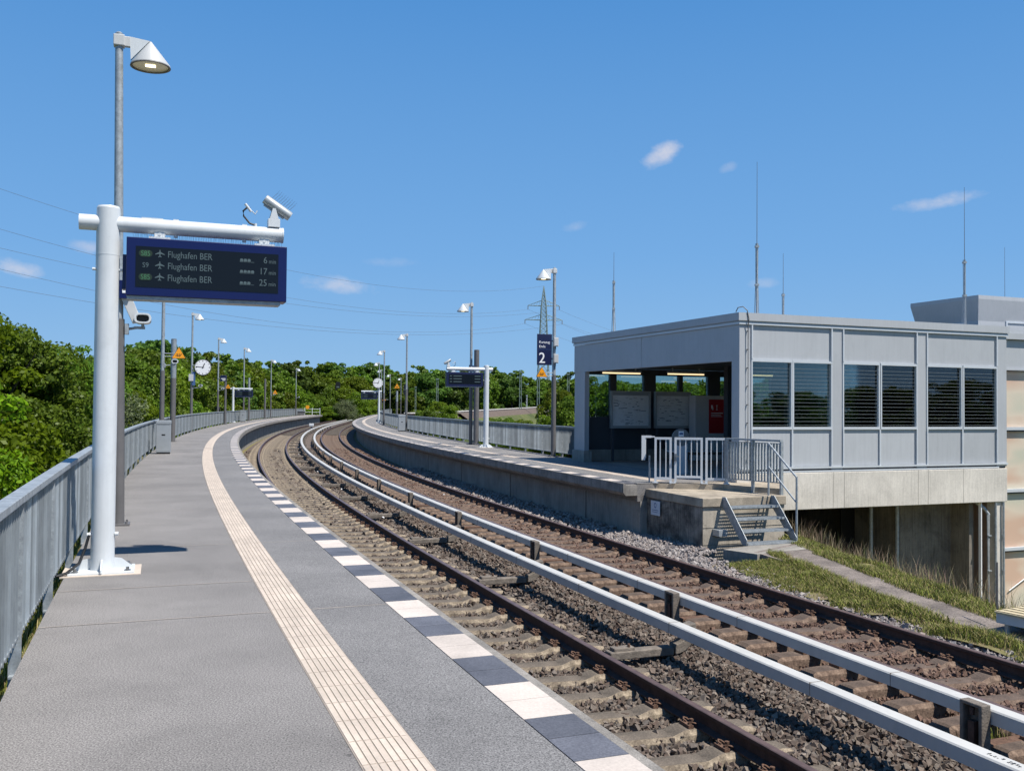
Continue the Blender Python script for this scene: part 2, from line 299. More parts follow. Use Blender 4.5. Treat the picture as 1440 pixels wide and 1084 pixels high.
# the oxide colour of galvanised steel differs below and above; leaves:
M['leaf_near'] = leaf_mat('leaves_maple', (.072, .125, .006), (.205, .310, .010), .45, (.28, .33, .012))
M['leaf_mid'] = leaf_mat('leaves_green', (.058, .100, .012), (.165, .240, .020), .40)
M['leaf_dark'] = leaf_mat('leaves_dark', (.042, .078, .014), (.120, .185, .028), .36)
M['leaf_willow'] = leaf_mat('leaves_willow', (.075, .095, .045), (.19, .215, .105), .3)
M['leaf_bright'] = leaf_mat('leaves_bright', (.065, .105, .008), (.20, .26, .016), .4)

# ------------------------------------------------------------------ mesh helpers
class MB:
    def __init__(s): s.v = []; s.f = []; s.m = []
    def add(s, vs, fs, mi=0, T=None):
        o = len(s.v)
        if T is not None: vs = [tuple(T @ Vector(p)) for p in vs]
        s.v += [tuple(p) for p in vs]; s.f += [tuple(i + o for i in f) for f in fs]; s.m += [mi] * len(fs)
    def box(s, c, d, mi=0, yaw=0., T=None, rot=None):
        x, y, z = d[0] / 2, d[1] / 2, d[2] / 2
        vs = [Vector((a * x, b * y, e * z)) for a in (-1, 1) for b in (-1, 1) for e in (-1, 1)]
        Rm = rot if rot is not None else Matrix.Rotation(yaw, 3, 'Z')
        vs = [Rm @ p + Vector(c) for p in vs]
        s.add(vs, [(0, 1, 3, 2), (4, 6, 7, 5), (0, 4, 5, 1), (2, 3, 7, 6), (0, 2, 6, 4), (1, 5, 7, 3)], mi, T)
    def bx(s, x0, x1, y0, y1, z0, z1, mi=0, T=None):
        s.box(((x0 + x1) / 2, (y0 + y1) / 2, (z0 + z1) / 2), (x1 - x0, y1 - y0, z1 - z0), mi, T=T)
    def tube(s, p0, p1, r0, r1=None, n=12, mi=0, cap=True, T=None):
        r1 = r0 if r1 is None else r1; p0, p1 = Vector(p0), Vector(p1); d = (p1 - p0)
        q = d.to_track_quat('Z', 'Y').to_matrix()
        vs = []
        for p, r in ((p0, r0), (p1, r1)):
            for i in range(n): a = 2 * math.pi * i / n; vs.append(p + q @ Vector((math.cos(a) * r, math.sin(a) * r, 0)))
        fs = [(i, (i + 1) % n, n + (i + 1) % n, n + i) for i in range(n)]
        if cap: fs += [tuple(reversed(range(n))), tuple(range(n, 2 * n))]
        s.add(vs, fs, mi, T)
    def path(s, pts, r, n=6, mi=0, T=None):
        pts = [Vector(p) for p in pts]; vs = []; fs = []
        for i, p in enumerate(pts):
            d = (pts[min(i + 1, len(pts) - 1)] - pts[max(i - 1, 0)]); q = d.to_track_quat('Z', 'Y').to_matrix()
            rr = r[i] if isinstance(r, (list, tuple)) else r
            for k in range(n): a = 2 * math.pi * k / n; vs.append(p + q @ Vector((math.cos(a) * rr, math.sin(a) * rr, 0)))
        for i in range(len(pts) - 1):
            for k in range(n): fs.append((i * n + k, i * n + (k + 1) % n, (i + 1) * n + (k + 1) % n, (i + 1) * n + k))
        fs += [tuple(reversed(range(n))), tuple(range((len(pts) - 1) * n, len(pts) * n))]
        s.add(vs, fs, mi, T)
    def prism(s, poly, z0, z1, mi=0, T=None, axis='Z'):
        n = len(poly)
        def P(a, b, c): return (a, b, c) if axis == 'Z' else ((a, c, b) if axis == 'Y' else (c, a, b))
        vs = [P(a, b, z0) for a, b in poly] + [P(a, b, z1) for a, b in poly]
        fs = [tuple(reversed(range(n))), tuple(range(n, 2 * n))] + [(i, (i + 1) % n, n + (i + 1) % n, n + i) for i in range(n)]
        s.add(vs, fs, mi, T)
    def lathe(s, prof, n=20, mi=0, T=None, c=(0, 0, 0)):
        vs = []; fs = []
        for r, z in prof:
            for i in range(n): a = 2 * math.pi * i / n; vs.append((c[0] + r * math.cos(a), c[1] + r * math.sin(a), c[2] + z))
        for j in range(len(prof) - 1):
            for i in range(n): fs.append((j * n + i, j * n + (i + 1) % n, (j + 1) * n + (i + 1) % n, (j + 1) * n + i))
        s.add(vs, fs, mi, T)
    def quad(s, a, b, c, d, mi=0, T=None): s.add([a, b, c, d], [(0, 1, 2, 3)], mi, T)
    def build(s, name, mats, parent=None, smooth=False, origin=None, bevel=0, fix=True):
        me = bpy.data.meshes.new(name)
        vs = s.v if origin is None else [(p[0] - origin[0], p[1] - origin[1], p[2] - origin[2]) for p in s.v]
        me.from_pydata(vs, [], s.f)
        for m in (mats if isinstance(mats, (list, tuple)) else [mats]): me.materials.append(m)
        me.polygons.foreach_set('material_index', s.m)
        if fix and len(s.f) < 60000:
            bm = bmesh.new(); bm.from_mesh(me); bmesh.ops.recalc_face_normals(bm, faces=bm.faces); bm.to_mesh(me); bm.free()
        if smooth:
            me.polygons.foreach_set('use_smooth', [True] * len(me.polygons))
            me.set_sharp_from_angle(angle=R(40))
        me.update()
        o = bpy.data.objects.new(name, me); COL.objects.link(o)
        if parent is not None: o.parent = parent
        elif origin is not None: o.location = origin
        if bevel:
            b = o.modifiers.new('bevel', 'BEVEL'); b.width = bevel; b.segments = 2; b.limit_method = 'ANGLE'
        return o
def tag(o, label=None, cat=None, group=None, kind=None):
    if label: o['label'] = label
    if cat: o['category'] = cat
    if group: o['group'] = group
    if kind: o['kind'] = kind
    return o
def thing(name, label, cat, loc=(0, 0, 0), rz=0., group=None):
    o = bpy.data.objects.new(name, None); o.empty_display_size = .3; COL.objects.link(o)
    o.location = loc; o.rotation_euler = (0, 0, rz)
    return tag(o, label, cat, group)
def struct(mb, name, mats, **k): return tag(mb.build(name, mats, **k), kind='structure')
def copy_tree(o, parent=None):
    c = o.copy(); COL.objects.link(c)
    if parent is not None: c.parent = parent; c.matrix_parent_inverse = o.matrix_parent_inverse
    for ch in list(o.children): copy_tree(ch, c)
    return c
def text(mb, s, x, z, size, T=None, mi=0, align='LEFT', y=0., sx=1., depth=.0):
    """letters as flat faces in the local XZ plane, facing -Y"""
    cu = bpy.data.curves.new('t', 'FONT'); cu.body = s; cu.size = size; cu.align_x = align; cu.resolution_u = 3
    ob = bpy.data.objects.new('t', cu); COL.objects.link(ob)
    dg = bpy.context.evaluated_depsgraph_get(); me = ob.evaluated_get(dg).to_mesh()
    vs = [(x + v.co.x * sx, y, z + v.co.y) for v in me.vertices]; fs = [tuple(p.vertices) for p in me.polygons]
    ob.evaluated_get(dg).to_mesh_clear(); bpy.data.objects.remove(ob); bpy.data.curves.remove(cu)
    mb.add(vs, fs, mi, T)

# ------------------------------------------------------------------ the alignment of the line
KN = [.00173, .00243, .00284, .00206, .00178, .00084, -.00057, -.00206]; KS = np.linspace(0, 175, 8)
_s = np.arange(-40, 330, .25); _k = np.where(_s > 150, 0.0012, np.interp(_s, KS, KN))
_a = np.concatenate([[0], np.cumsum((_k[1:] + _k[:-1]) / 2 * .25)]); _a = _a - np.interp(0, _s, _a) - .375
_x = np.concatenate([[0], np.cumsum(np.sin((_a[1:] + _a[:-1]) / 2) * .25)]); _y = np.concatenate([[0], np.cumsum(np.cos((_a[1:] + _a[:-1]) / 2) * .25)])
_x = _x - np.interp(0, _s, _x) + 2.984; _y = _y - np.interp(0, _s, _y) + 3.0
def head(s): return float(np.interp(s, _s, _a))
def P(s, o, z=0.):
    a = head(s); return (float(np.interp(s, _s, _x)) + o * math.cos(a), float(np.interp(s, _s, _y)) - o * math.sin(a), z)
def PV(s, o):
    a = np.interp(s, _s, _a); return np.interp(s, _s, _x) + o * np.cos(a), np.interp(s, _s, _y) - o * np.sin(a)
def srange(a, b, d0=.5, grow=1.0):
    out = [a]; d = d0
    while out[-1] + d < b: out.append(out[-1] + d); d = min(d * grow, 4)
    out.append(b); return out
def sweep(mb, prof, ss, mi=0, closed=True, cap=True, dz=None):
    """prof: list of (offset, z); mi may be a list, one per profile side"""
    n = len(prof); vs = []
    for s in ss:
        e = dz(s) if dz else 0
        for o, z in prof: vs.append(P(s, o, z + e))
    m = n if closed else n - 1
    for j in range(m):
        fs = [(i * n + j, (i + 1) * n + j, (i + 1) * n + (j + 1) % n, i * n + (j + 1) % n) for i in range(len(ss) - 1)]
        k = mi[j] if isinstance(mi, (list, tuple)) else mi
        base = len(mb.v)
        mb.f += [tuple(q + base for q in f) for f in fs] if False else []
        mb._pend = getattr(mb, '_pend', []); mb._pend.append((fs, k))
    base = len(mb.v); mb.v += vs
    for fs, k in mb._pend:
        mb.f += [tuple(q + base for q in f) for f in fs]; mb.m += [k] * len(fs)
    mb._pend = []
    if closed and cap:
        k = mi[0] if isinstance(mi, (list, tuple)) else mi
        mb.f += [tuple(base + i for i in reversed(range(n))), tuple(base + (len(ss) - 1) * n + i for i in range(n))]; mb.m += [k, k]
Z2 = -.055                      # level of the right-hand platform
T1, T2 = 0., 3.886              # track centres
RZ = {'l1': -.975, 'r1': -1.03, 'l2': -.955, 'r2': -1.01}
S_END = 153.

# ------------------------------------------------------------------ terrain
def ground_z(s, o):
    """cross-section of the embankment"""
    if o < -5.2: return max(-5.2, -.45 + (o + 5.2) * .45)
    if o < -1.0: return -1.45
    if o < 9.3: return -1.30
    return max(-4.2, -1.3 - (o - 9.3) * .5)
# far ground sheet
g = MB(); g.quad((-3000, -600, -5.3), (3000, -600, -5.3), (3000, 4500, -5.3), (-3000, 4500, -5.3)); struct(g, 'ground', M['ground'])
# embankment under the line
em = MB(); ss = srange(-30, 186, 2.)
prof = [(-16, -5.4), (-5.2, -.50), (-4.62, -.40), (-4.62, -1.48), (-1.3, -1.46), (1.9, -1.38), (5.3, -1.40), (8.6, -1.42), (10.2, -1.5), (16.5, -4.4), (19, -5.4)]
ssn = [s for s in ss if s >= 26]
sweep(em, prof, ssn, closed=False)
prof_n = [(-16, -5.4), (-5.2, -.50), (-4.62, -.40), (-4.62, -1.48), (-1.3, -1.46), (1.9, -1.38), (5.3, -1.40), (5.9, -1.44)]
sweep(em, prof_n, [s for s in ss if s <= 26], closed=False)
struct(em, 'embankment', M['soil'])
# track bed sheet
tb = MB(); sweep(tb, [(-1.75, -1.36), (-1.25, -1.34), (1.35, -1.325), (1.95, -1.25), (2.5, -1.295), (2.8, -1.325), (5.25, -1.32), (5.9, -1.33)], srange(-30, 184, 1.), closed=False)
struct(tb, 'track_bed', M['ballast_bed'])

# ------------------------------------------------------------------ platforms
SS1 = srange(-14, S_END, .6)
def platform(sgn, edge, back, z, s0, s1, name):
    """paved deck with an overhanging concrete edge and a set-back wall"""
    ssx = srange(s0, s1, .6); mb = MB()
    e = edge; q = -sgn  # q: direction from edge to back
    # deck (top sheet between tile strip and back edge)
    sweep(mb, sorted([(e + q * .345, z), (back, z), (back, z - .35), (e + q * .345, z - .35)], key=lambda p: 0) if False else [(e + q * .345, z), (back, z), (back, z - .4), (e + q * .345, z - .4)], ssx, 0)
    struct(mb, name, M['paving'])
    mb = MB(); A1 = e + q * .345; A2 = e + q * .962
    sweep(mb, [(A1 + q * .003, z + .002), (A2, z + .002), (A2, z - .02), (A1 + q * .003, z - .02)], ssx, 0); struct(mb, name + '_trackside_paving', M['paving_edge'])
    mb = MB()
    # concrete kerb around the tiles: front lip, body under the tiles
    sweep(mb, [(e, z), (e + q * .055, z), (e + q * .055, z - .03), (e + q * .345, z - .03), (e + q * .345, z - .27), (e + q * .06, z - .27), (e, z - .2)], ssx, 0)
    struct(mb, name + '_edge_beam', M['concrete_edge'])
    mb = MB()
    sweep(mb, [(e + q * .42, z - .272), (e + q * .62, z - .272), (e + q * .62, z - 1.6), (e + q * .42, z - 1.6)], ssx, 0)
    # vertical joints of the wall elements
    for k in range(int((s1 - s0) / 6)):
        s = s0 + 3 + k * 6
        a = head(s); c = P(s, e + q * .418, z - .84)
        mb.box(c, (.012, .03, 1.13), 1, yaw=-a)
    struct(mb, name + '_wall', [M['concrete'], M['black']])
platform(1, -1.67, -4.58, 0., -14, S_END, 'platform')
platform(-1, 5.76, 8.6, Z2, 16.9, 176, 'far_platform')

def tiles(edge, q, z, s0, s1, name):
    mb = MB(); L = .3085; k = math.floor((s0 - 2.84) / L)
    while 2.84 + k * L < s1:
        a = 2.84 + k * L; mi = 0 if (k // 2) % 2 == 0 else 1
        g0 = .003; a0, a1 = a + g0, a + L - g0
        if a0 < s0: k += 1; continue
        o0, o1 = edge + q * .058, edge + q * .340
        A, B, C_, D = P(a0, o0, z), P(a0, o1, z), P(a1, o1, z), P(a1, o0, z)
        mb.add([A, B, C_, D] + [(p[0], p[1], z - .03) for p in (A, B, C_, D)], [(0, 1, 2, 3), (0, 4, 5, 1), (1, 5, 6, 2), (2, 6, 7, 3), (3, 7, 4, 0)], mi)
        k += 1
    return struct(mb, name, [M['tile_white'], M['tile_dark']])
tiles(-1.67, -1, .002, -13.5, S_END, 'platform_edge_tiles')
tiles(5.76, 1, Z2 + .002, 17.0, 176, 'far_platform_edge_tiles')
def tactile(o0, o1, z, s0, s1, name):
    mb = MB(); n = 8; w = abs(o1 - o0)
    ss = srange(s0, s1, .6); sweep(mb, [(o0, z), (o1, z), (o1, z - .02), (o0, z - .02)], ss, 1)
    near = max(s0, min(34, s1))
    L = .3085; k = math.floor((s0 - 2.80) / L) + 1
    lo = min(o0, o1)
    while 2.80 + k * L < near:
        a = 2.80 + k * L
        for j in range(n):
            p0 = lo + .006 + j * (w - .012) / n; p1 = p0 + (w - .012) / n - .008
            A, B, C_, D = P(a + .004, p0, z + .005), P(a + .004, p1, z + .005), P(a + L - .004, p1, z + .005), P(a + L - .004, p0, z + .005)
            mb.add([A, B, C_, D] + [(p[0], p[1], z) for p in (A, B, C_, D)], [(0, 1, 2, 3), (0, 4, 5, 1), (1, 5, 6, 2), (2, 6, 7, 3), (3, 7, 4, 0)], 0)
        k += 1
    ss = srange(near, s1, .8)
    if s1 > near:
        for j in range(4):
            p0 = lo + .004 + j * (w - .008) / 4; p1 = p0 + (w - .008) / 4 - .006
            sweep(mb, [(p0, z), (p0, z + .005), (p1, z + .005), (p1, z)], ss, 0, closed=False)
    return struct(mb, name, [M['tactile'], M['tactile_groove']])
tactile(-2.94, -2.635, .004, -13.5, S_END - 1, 'tactile_strip')
tactile(6.72, 7.025, Z2 + .004, 17.3, 175, 'far_tactile_strip')
# paving joints
jb = MB()
for s in [5.83, 7.2] + [5.85 + 3.79 * k for k in range(1, 36)] + [5.85 - 3.79 * k for k in (1, 2, 3)]:
    for o0, o1 in ((-4.57, -2.945), (-2.63, -2.015)):
        if s == 7.2 and o0 > -4: continue
        A, B = P(s, o0, .004), P(s, o1, .004); C_, D = P(s + .013, o1, .004), P(s + .013, o0, .004); jb.quad(A, B, C_, D)
struct(jb, 'paving_joint', M['paving_joint'])

# ------------------------------------------------------------------ rails, sleepers, ballast
def rail(o, z, label, s0=-12, s1=175):
    t = thing('rail', label, 'rail', P(s0, o, z), group='running rails of the two tracks')
    h = MB(); ss = srange(s0, s1, .7)
    sweep(h, [(o - .036, z - .006), (o - .028, z), (o + .028, z), (o + .036, z - .006), (o + .036, z - .035), (o + .010, z - .048), (o + .010, z - .125), (o + .070, z - .148),
              (o + .070, z - .158), (o - .070, z - .158), (o - .070, z - .148), (o - .010, z - .125), (o - .010, z - .048), (o - .036, z - .035)], ss,
          [1, 1, 1, 0, 0, 0, 0, 0, 0, 0, 0, 0, 0, 0])
    b = h.build('rail_profile', [M['rail_side'], M['rail_top']], t, origin=t.location, fix=True)
    return t
rail(T1 - .75, RZ['l1'], 'rusty rail beside the near platform edge, left rail of the near track')
rail(T1 + .75, RZ['r1'], 'long brown rail running to the bottom edge, right rail of the near track')
rail(T2 - .75, RZ['l2'], 'rail of the far track shaded below the second white conductor cover')
rail(T2 + .75, RZ['r2'], 'dark rusty rail nearest the far platform and the concrete block')

def sleeper_mesh(mats, nm):
    mb = MB(); rs = random.Random(5); zs = [(-1.3, -.045), (-1.22, .0), (-.98, .012), (-.55, .012), (-.42, -.035), (.42, -.035), (.55, .012), (.98, .012), (1.22, 0), (1.3, -.045)]
    vs = []; 
    for x, z in zs:
        for y, e in ((-.14, -.2), (-.125, -.04 + z), (-.095, z), (.095, z), (.125, -.04 + z), (.14, -.2)):
            vs.append((x, y, e))
    n = 6; fs = []
    for i in range(len(zs) - 1):
        for j in range(n - 1): fs.append((i * n + j, i * n + j + 1, (i + 1) * n + j + 1, (i + 1) * n + j))
    fs += [tuple(range(n)), tuple(range((len(zs) - 1) * n, len(zs) * n))[::-1]]
    mb.add(vs, fs); o = mb.build(nm, mats); me = o.data
    for p in me.polygons:
        if abs(p.normal.z) < .75: p.material_index = 1
    bpy.data.objects.remove(o); return me
def clip_mesh():
    """spring clip: looped rusty rod, bolt and shoulder"""
    mb = MB()
    for s in (-1, 1):
        pts = [(.0, s * .02, .025), (.02, s * .055, .03), (.045, s * .075, .045), (.075, s * .07, .055), (.09, s * .045, .045), (.075, s * .022, .035)]
        mb.path(pts, .0085, 5)
    mb.tube((.035, 0, 0), (.035, 0, .062), .012, n=6); mb.tube((.035, 0, .045), (.035, 0, .06), .021, n=6)
    mb.box((.085, 0, .012), (.05, .16, .034))
    o = mb.build('rail_clip', M['rust']); me = o.data; bpy.data.objects.remove(o); return me
SL1 = sleeper_mesh([M['sleeper'], M['sleeper_side']], 'sleeper'); SL2 = sleeper_mesh([M['sleeper_rust'], M['sleeper_rust_side']], 'sleeper'); CLIP = clip_mesh()
far_sl = MB()
for tk, (tc, zl, zr, me, lab, grp) in enumerate(((T1, RZ['l1'], RZ['r1'], SL1, 'concrete sleeper with rusty spring clips under the near track beside the striped platform edge', 'sleepers of the near track'),
                                     (T2, RZ['l2'], RZ['r2'], SL2, 'rust-brown concrete sleeper of the far track, beyond the white conductor covers', 'sleepers of the far track'))):
    s = -1.6 + .3 * tk; k = 0
    while s < 170:
        cant = math.atan2(zl - zr, 1.5); zc = (zl + zr) / 2 - .166
        loc = P(s, tc + random.uniform(-.02, .02), zc - random.uniform(0, .012))
        if k < 149:
            o = bpy.data.objects.new('sleeper', me); COL.objects.link(o)
            o.location = loc; o.rotation_euler = (random.uniform(-.02, .02), cant, -head(s) + random.uniform(-.012, .012))
            tag(o, lab, 'sleeper', grp)
            if k < 46:
                for ox, fl in ((-.75, -1), (-.75, 1), (.75, -1), (.75, 1)):
                    c = bpy.data.objects.new('rail_clip', CLIP); COL.objects.link(c); c.parent = o
                    c.location = (ox + fl * .055, 0, .012); c.rotation_euler = (0, 0, 0 if fl > 0 else math.pi)
        else:
            far_sl.box(loc[:2] + (loc[2] - .08,), (2.6, .28, .16), 0, yaw=-head(s))
        s += .594; k += 1
tag(far_sl.build('sleepers', M['sleeper']), 'distant row of sleepers where both tracks leave the platforms', 'sleepers', kind='stuff')

def stones(name, pts, sizes, m, label):
    """crushed stones: every one a small irregular eight-cornered block"""
    n = len(pts); base = np.array([(a, b, c) for a in (-1, 1) for b in (-1, 1) for c in (-1, 1)], float)
    V = base[None] * (1 + rng.uniform(-.72, .38, (n, 8, 3)))
    V *= (sizes[:, None] * rng.uniform(.6, 1.25, (n, 3)))[:, None, :] * .5
    q = rng.normal(size=(n, 4)); q /= np.linalg.norm(q, axis=1)[:, None]; w, x, y, z = q.T
    Rm = np.stack([1 - 2 * (y * y + z * z), 2 * (x * y - z * w), 2 * (x * z + y * w), 2 * (x * y + z * w), 1 - 2 * (x * x + z * z), 2 * (y * z - x * w), 2 * (x * z - y * w), 2 * (y * z + x * w), 1 - 2 * (x * x + y * y)], 1).reshape(n, 3, 3)
    V = np.einsum('nij,nkj->nki', Rm, V) + pts[:, None, :]
    F = np.array([(0, 1, 3, 2), (4, 6, 7, 5), (0, 4, 5, 1), (2, 3, 7, 6), (0, 2, 6, 4), (1, 5, 7, 3)])
    F = (F[None] + (np.arange(n) * 8)[:, None, None]).reshape(-1)
    me = bpy.data.meshes.new(name); me.vertices.add(n * 8); me.vertices.foreach_set('co', V.astype(np.float32).ravel())
    me.loops.add(n * 24); me.loops.foreach_set('vertex_index', F.astype(np.int32))
    me.polygons.add(n * 6); me.polygons.foreach_set('loop_start', np.arange(0, n * 24, 4, dtype=np.int32))
    me.polygons.foreach_set('use_smooth', np.zeros(n * 6, dtype=bool)); me.update(calc_edges=True); me.validate(); me.materials.append(m)
    o = bpy.data.objects.new(name, me); COL.objects.link(o)
    return tag(o, label, 'ballast', kind='stuff')
def bed_z(o):
    return np.interp(o, [-1.7, -1.3, -1.1, 1.1, 1.4, 2.0, 2.5, 2.8, 4.9, 5.3, 6.0, 6.6], [-1.34, -1.31, -1.28, -1.28, -1.265, -1.20, -1.225, -1.25, -1.245, -1.23, -1.195, -1.20])
def scatter(s0, s1, o0, o1, dens, size, sig=.018):
    n = int((s1 - s0) * (o1 - o0) * dens); s = rng.uniform(s0, s1, n); o = rng.uniform(o0, o1, n)
    x, y = PV(s, o); sz = size * rng.uniform(.65, 1.35, n); z = bed_z(o) + rng.normal(0, sig, n) + .015 * np.sin(s * 3.1 + o * 5) * np.sin(o * 7 + s)
    return np.stack([x, y, z], 1), sz
def cat(*a): return np.concatenate([q[0] for q in a]), np.concatenate([q[1] for q in a])
a = cat(scatter(1.0, 9, -1.45, 2.7, 900, .042), scatter(9, 18, -1.6, 2.7, 560, .046), scatter(18, 34, -1.6, 2.7, 190, .065), scatter(34, 60, -1.6, 2.7, 70, .085))
stones('ballast', a[0], a[1], M['ballast'], 'grey-brown crushed stone ballast around the near track')
a = cat(scatter(3.0, 9, 2.7, 5.15, 820, .041), scatter(9, 18, 2.7, 5.15, 520, .046), scatter(18, 34, 2.7, 5.2, 170, .065), scatter(34, 60, 2.7, 5.3, 60, .085))
stones('ballast', a[0], a[1], M['ballast_red'], 'rust-stained crushed stone ballast of the far track')
a = cat(scatter(0, 12, 5.0, 5.78, 620, .046), scatter(11, 18, 5.0, 5.9, 560, .048), scatter(18, 40, 5.15, 6.2, 170, .065))
b_ = scatter(14.2, 17.2, 5.7, 6.5, 420, .05); a = cat(a, b_)
stones('ballast', a[0], a[1], M['ballast_grey'], 'pale grey crushed stone shoulder between the far track and the grass verge')

# ------------------------------------------------------------------ conductor rails
def conductor(o, z, label, s1):
    t = thing('conductor_rail', label, 'conductor rail', P(-8, o, z - .1), group='white covered conductor rails between the tracks')
    mb = MB(); ss = srange(-8, s1, .7)
    w = .073
    sweep(mb, [(o - w, z - .012), (o - w + .012, z), (o + w - .012, z), (o + w, z - .012), (o + w, z - .118), (o + w - .01, z - .118), (o + w - .01, z - .012), (o - w + .01, z - .012), (o - w + .01, z - .118), (o - w, z - .118)], ss, 0)
    mb.build('cover', M['cover'], t, origin=t.location)
    # cover joints: thin dark seams standing proud by a millimetre
    s = -2.2
    while s < 60:
        jm = MB(); jm.box(P(s, o, z - .058), (2 * w + .004, .006, .120), 0, yaw=-head(s)); jm.build('cover_joint', M['bracket'], t, origin=t.location); s += 2.45
    mb = MB(); sweep(mb, [(o - .03, z - .03), (o + .03, z - .03), (o + .03, z - .12), (o - .03, z - .12)], ss, 0); mb.build('conductor', M['rail_side'], t, origin=t.location)
conductor(1.725, -.80, 'white conductor rail cover nearer the platform with curved arms beneath it', 160)
_r = random.Random(4); mk = MB(); _s0 = 3.30
for i in range(9):
    a_ = _s0 - i * .028 - (.03 if i > 4 else 0)
    for o_ in (1.70, 1.715, 1.73): 
        if _r.random() < .75: mk.box(P(a_, o_ + .012, -.7985), (.011, _r.choice((.008, .016)), .001), yaw=-head(a_))
_cr = [o for o in bpy.data.objects if o.name == 'conductor_rail'][0]; mk.build('stamped_mark', M['black'], _cr, origin=_cr.location)
conductor(2.63, -.80, 'white conductor rail cover beside the far track with upright clamps on its near face', 160)
def bracket_a(s, first=[None]):
    loc = P(s, 1.0, -1.095); 
    if first[0] is None:
        t = thing('conductor_bracket', 'curved cast arm reaching from the sleepers up under the nearer white cover', 'bracket', (0, 0, 0), 0, 'curved arms under the nearer conductor rail')
        mb = MB(); mb.box((.32, 0, -.03), (.80, .15, .09)); mb.box((.10, 0, .03), (.26, .12, .05)); mb.build('arm', M['bracket'], t, bevel=.012)
        mb = MB(); pts = []
        # rising hook, flat bar swept through a quarter turn
        N = 9; vs = []; fs = []
        for i in range(N):
            a = -math.pi / 2 + i / (N - 1) * (math.pi / 2 + .25); r1, r0 = .27, .16; cx, cz = .74, .20
            for r, y in ((r1, -.075), (r1, .075), (r0, .075), (r0, -.075)): vs.append((cx + r * math.cos(a), y, cz + r * math.sin(a)))
        for i in range(N - 1):
            for j in range(4): fs.append((i * 4 + j, i * 4 + (j + 1) % 4, i * 4 + 4 + (j + 1) % 4, i * 4 + 4 + j))
        fs += [(3, 2, 1, 0), tuple(range((N - 1) * 4, N * 4))]
        mb.add(vs, fs); mb.box((.80, 0, .20), (.26, .1, .05)); mb.build('hook', M['bracket'], t, bevel=.01)
        mb = MB(); mb.tube((.05, .04, .05), (.05, .04, .09), .018, n=6); mb.tube((.16, -.04, .05), (.16, -.04, .09), .018, n=6); mb.build('bolt', M['rust'], t)
        first[0] = t; o = t
    else: o = copy_tree(first[0])
    o.location = loc; o.rotation_euler = (0, 0, -head(s))
def bracket_b(s, first=[None]):
    loc = P(s, 2.50, -1.14)
    if first[0] is None:
        t = thing('conductor_clamp', 'brown upright clamp holding the white cover beside the far track', 'bracket', (0, 0, 0), 0, 'upright clamps of the far conductor rail')
        mb = MB()
        for y in (-.095, .095): mb.box((0, y, .18), (.10, .035, .40))
        mb.box((.0, 0, .365), (.10, .19, .03)); mb.box((.04, 0, .17), (.02, .155, .36)); mb.build('upright', M['bracket'], t, bevel=.008)
        mb = MB(); mb.box((-.02, 0, .12), (.05, .06, .22)); mb.tube((-.03, 0, .28), (-.03, 0, .34), .02, n=6); mb.build('insulator', M['rail_side'], t)
        mb = MB(); mb.box((.34, 0, .0), (.78, .12, .06)); mb.box((-.02, -.2, -.03), (.16, .24, .04)); mb.build('foot', M['rust'], t, bevel=.008)
        first[0] = t; o = t
    else: o = copy_tree(first[0])
    o.location = loc; o.rotation_euler = (0, 0, -head(s))
for k in range(-1, 24): bracket_a(7.67 + 4.6 * k)
for k in range(0, 24): bracket_b(4.14 + 4.85 * k)
for s, o, r in ((21.3, 1.30, .05), (21.6, 1.18, .03), (26.9, 4.3, .03), (17.6, 1.32, .03), (38, 1.5, .05), (33.2, 4.35, .03), (29.5, 1.45, .035), (52, 1.4, .05)):
    mb = MB(); T = Matrix.Translation(P(s, o, -1.16)) @ Matrix.Rotation(random.uniform(0, 3), 4, 'Z') @ Matrix.Rotation(.3, 4, 'X')
    vs = [(math.cos(i * 1.2566) * r * random.uniform(.7, 1.2), math.sin(i * 1.2566) * r * random.uniform(.6, 1.1), random.uniform(-.006, .01)) for i in range(5)]
    mb.add(vs + [(v[0] * .8, v[1] * .8, v[2] + r * .35) for v in vs], [(4, 3, 2, 1, 0), (5, 6, 7, 8, 9)] + [(i, (i + 1) % 5, 5 + (i + 1) % 5, 5 + i) for i in range(5)], 0, T)
    o_ = mb.build('paper_scrap', M['print_white'], origin=P(s, o, -1.16)); tag(o_, 'crumpled white paper scrap lying on the ballast between the rails', 'litter', 'paper scraps on the ballast')

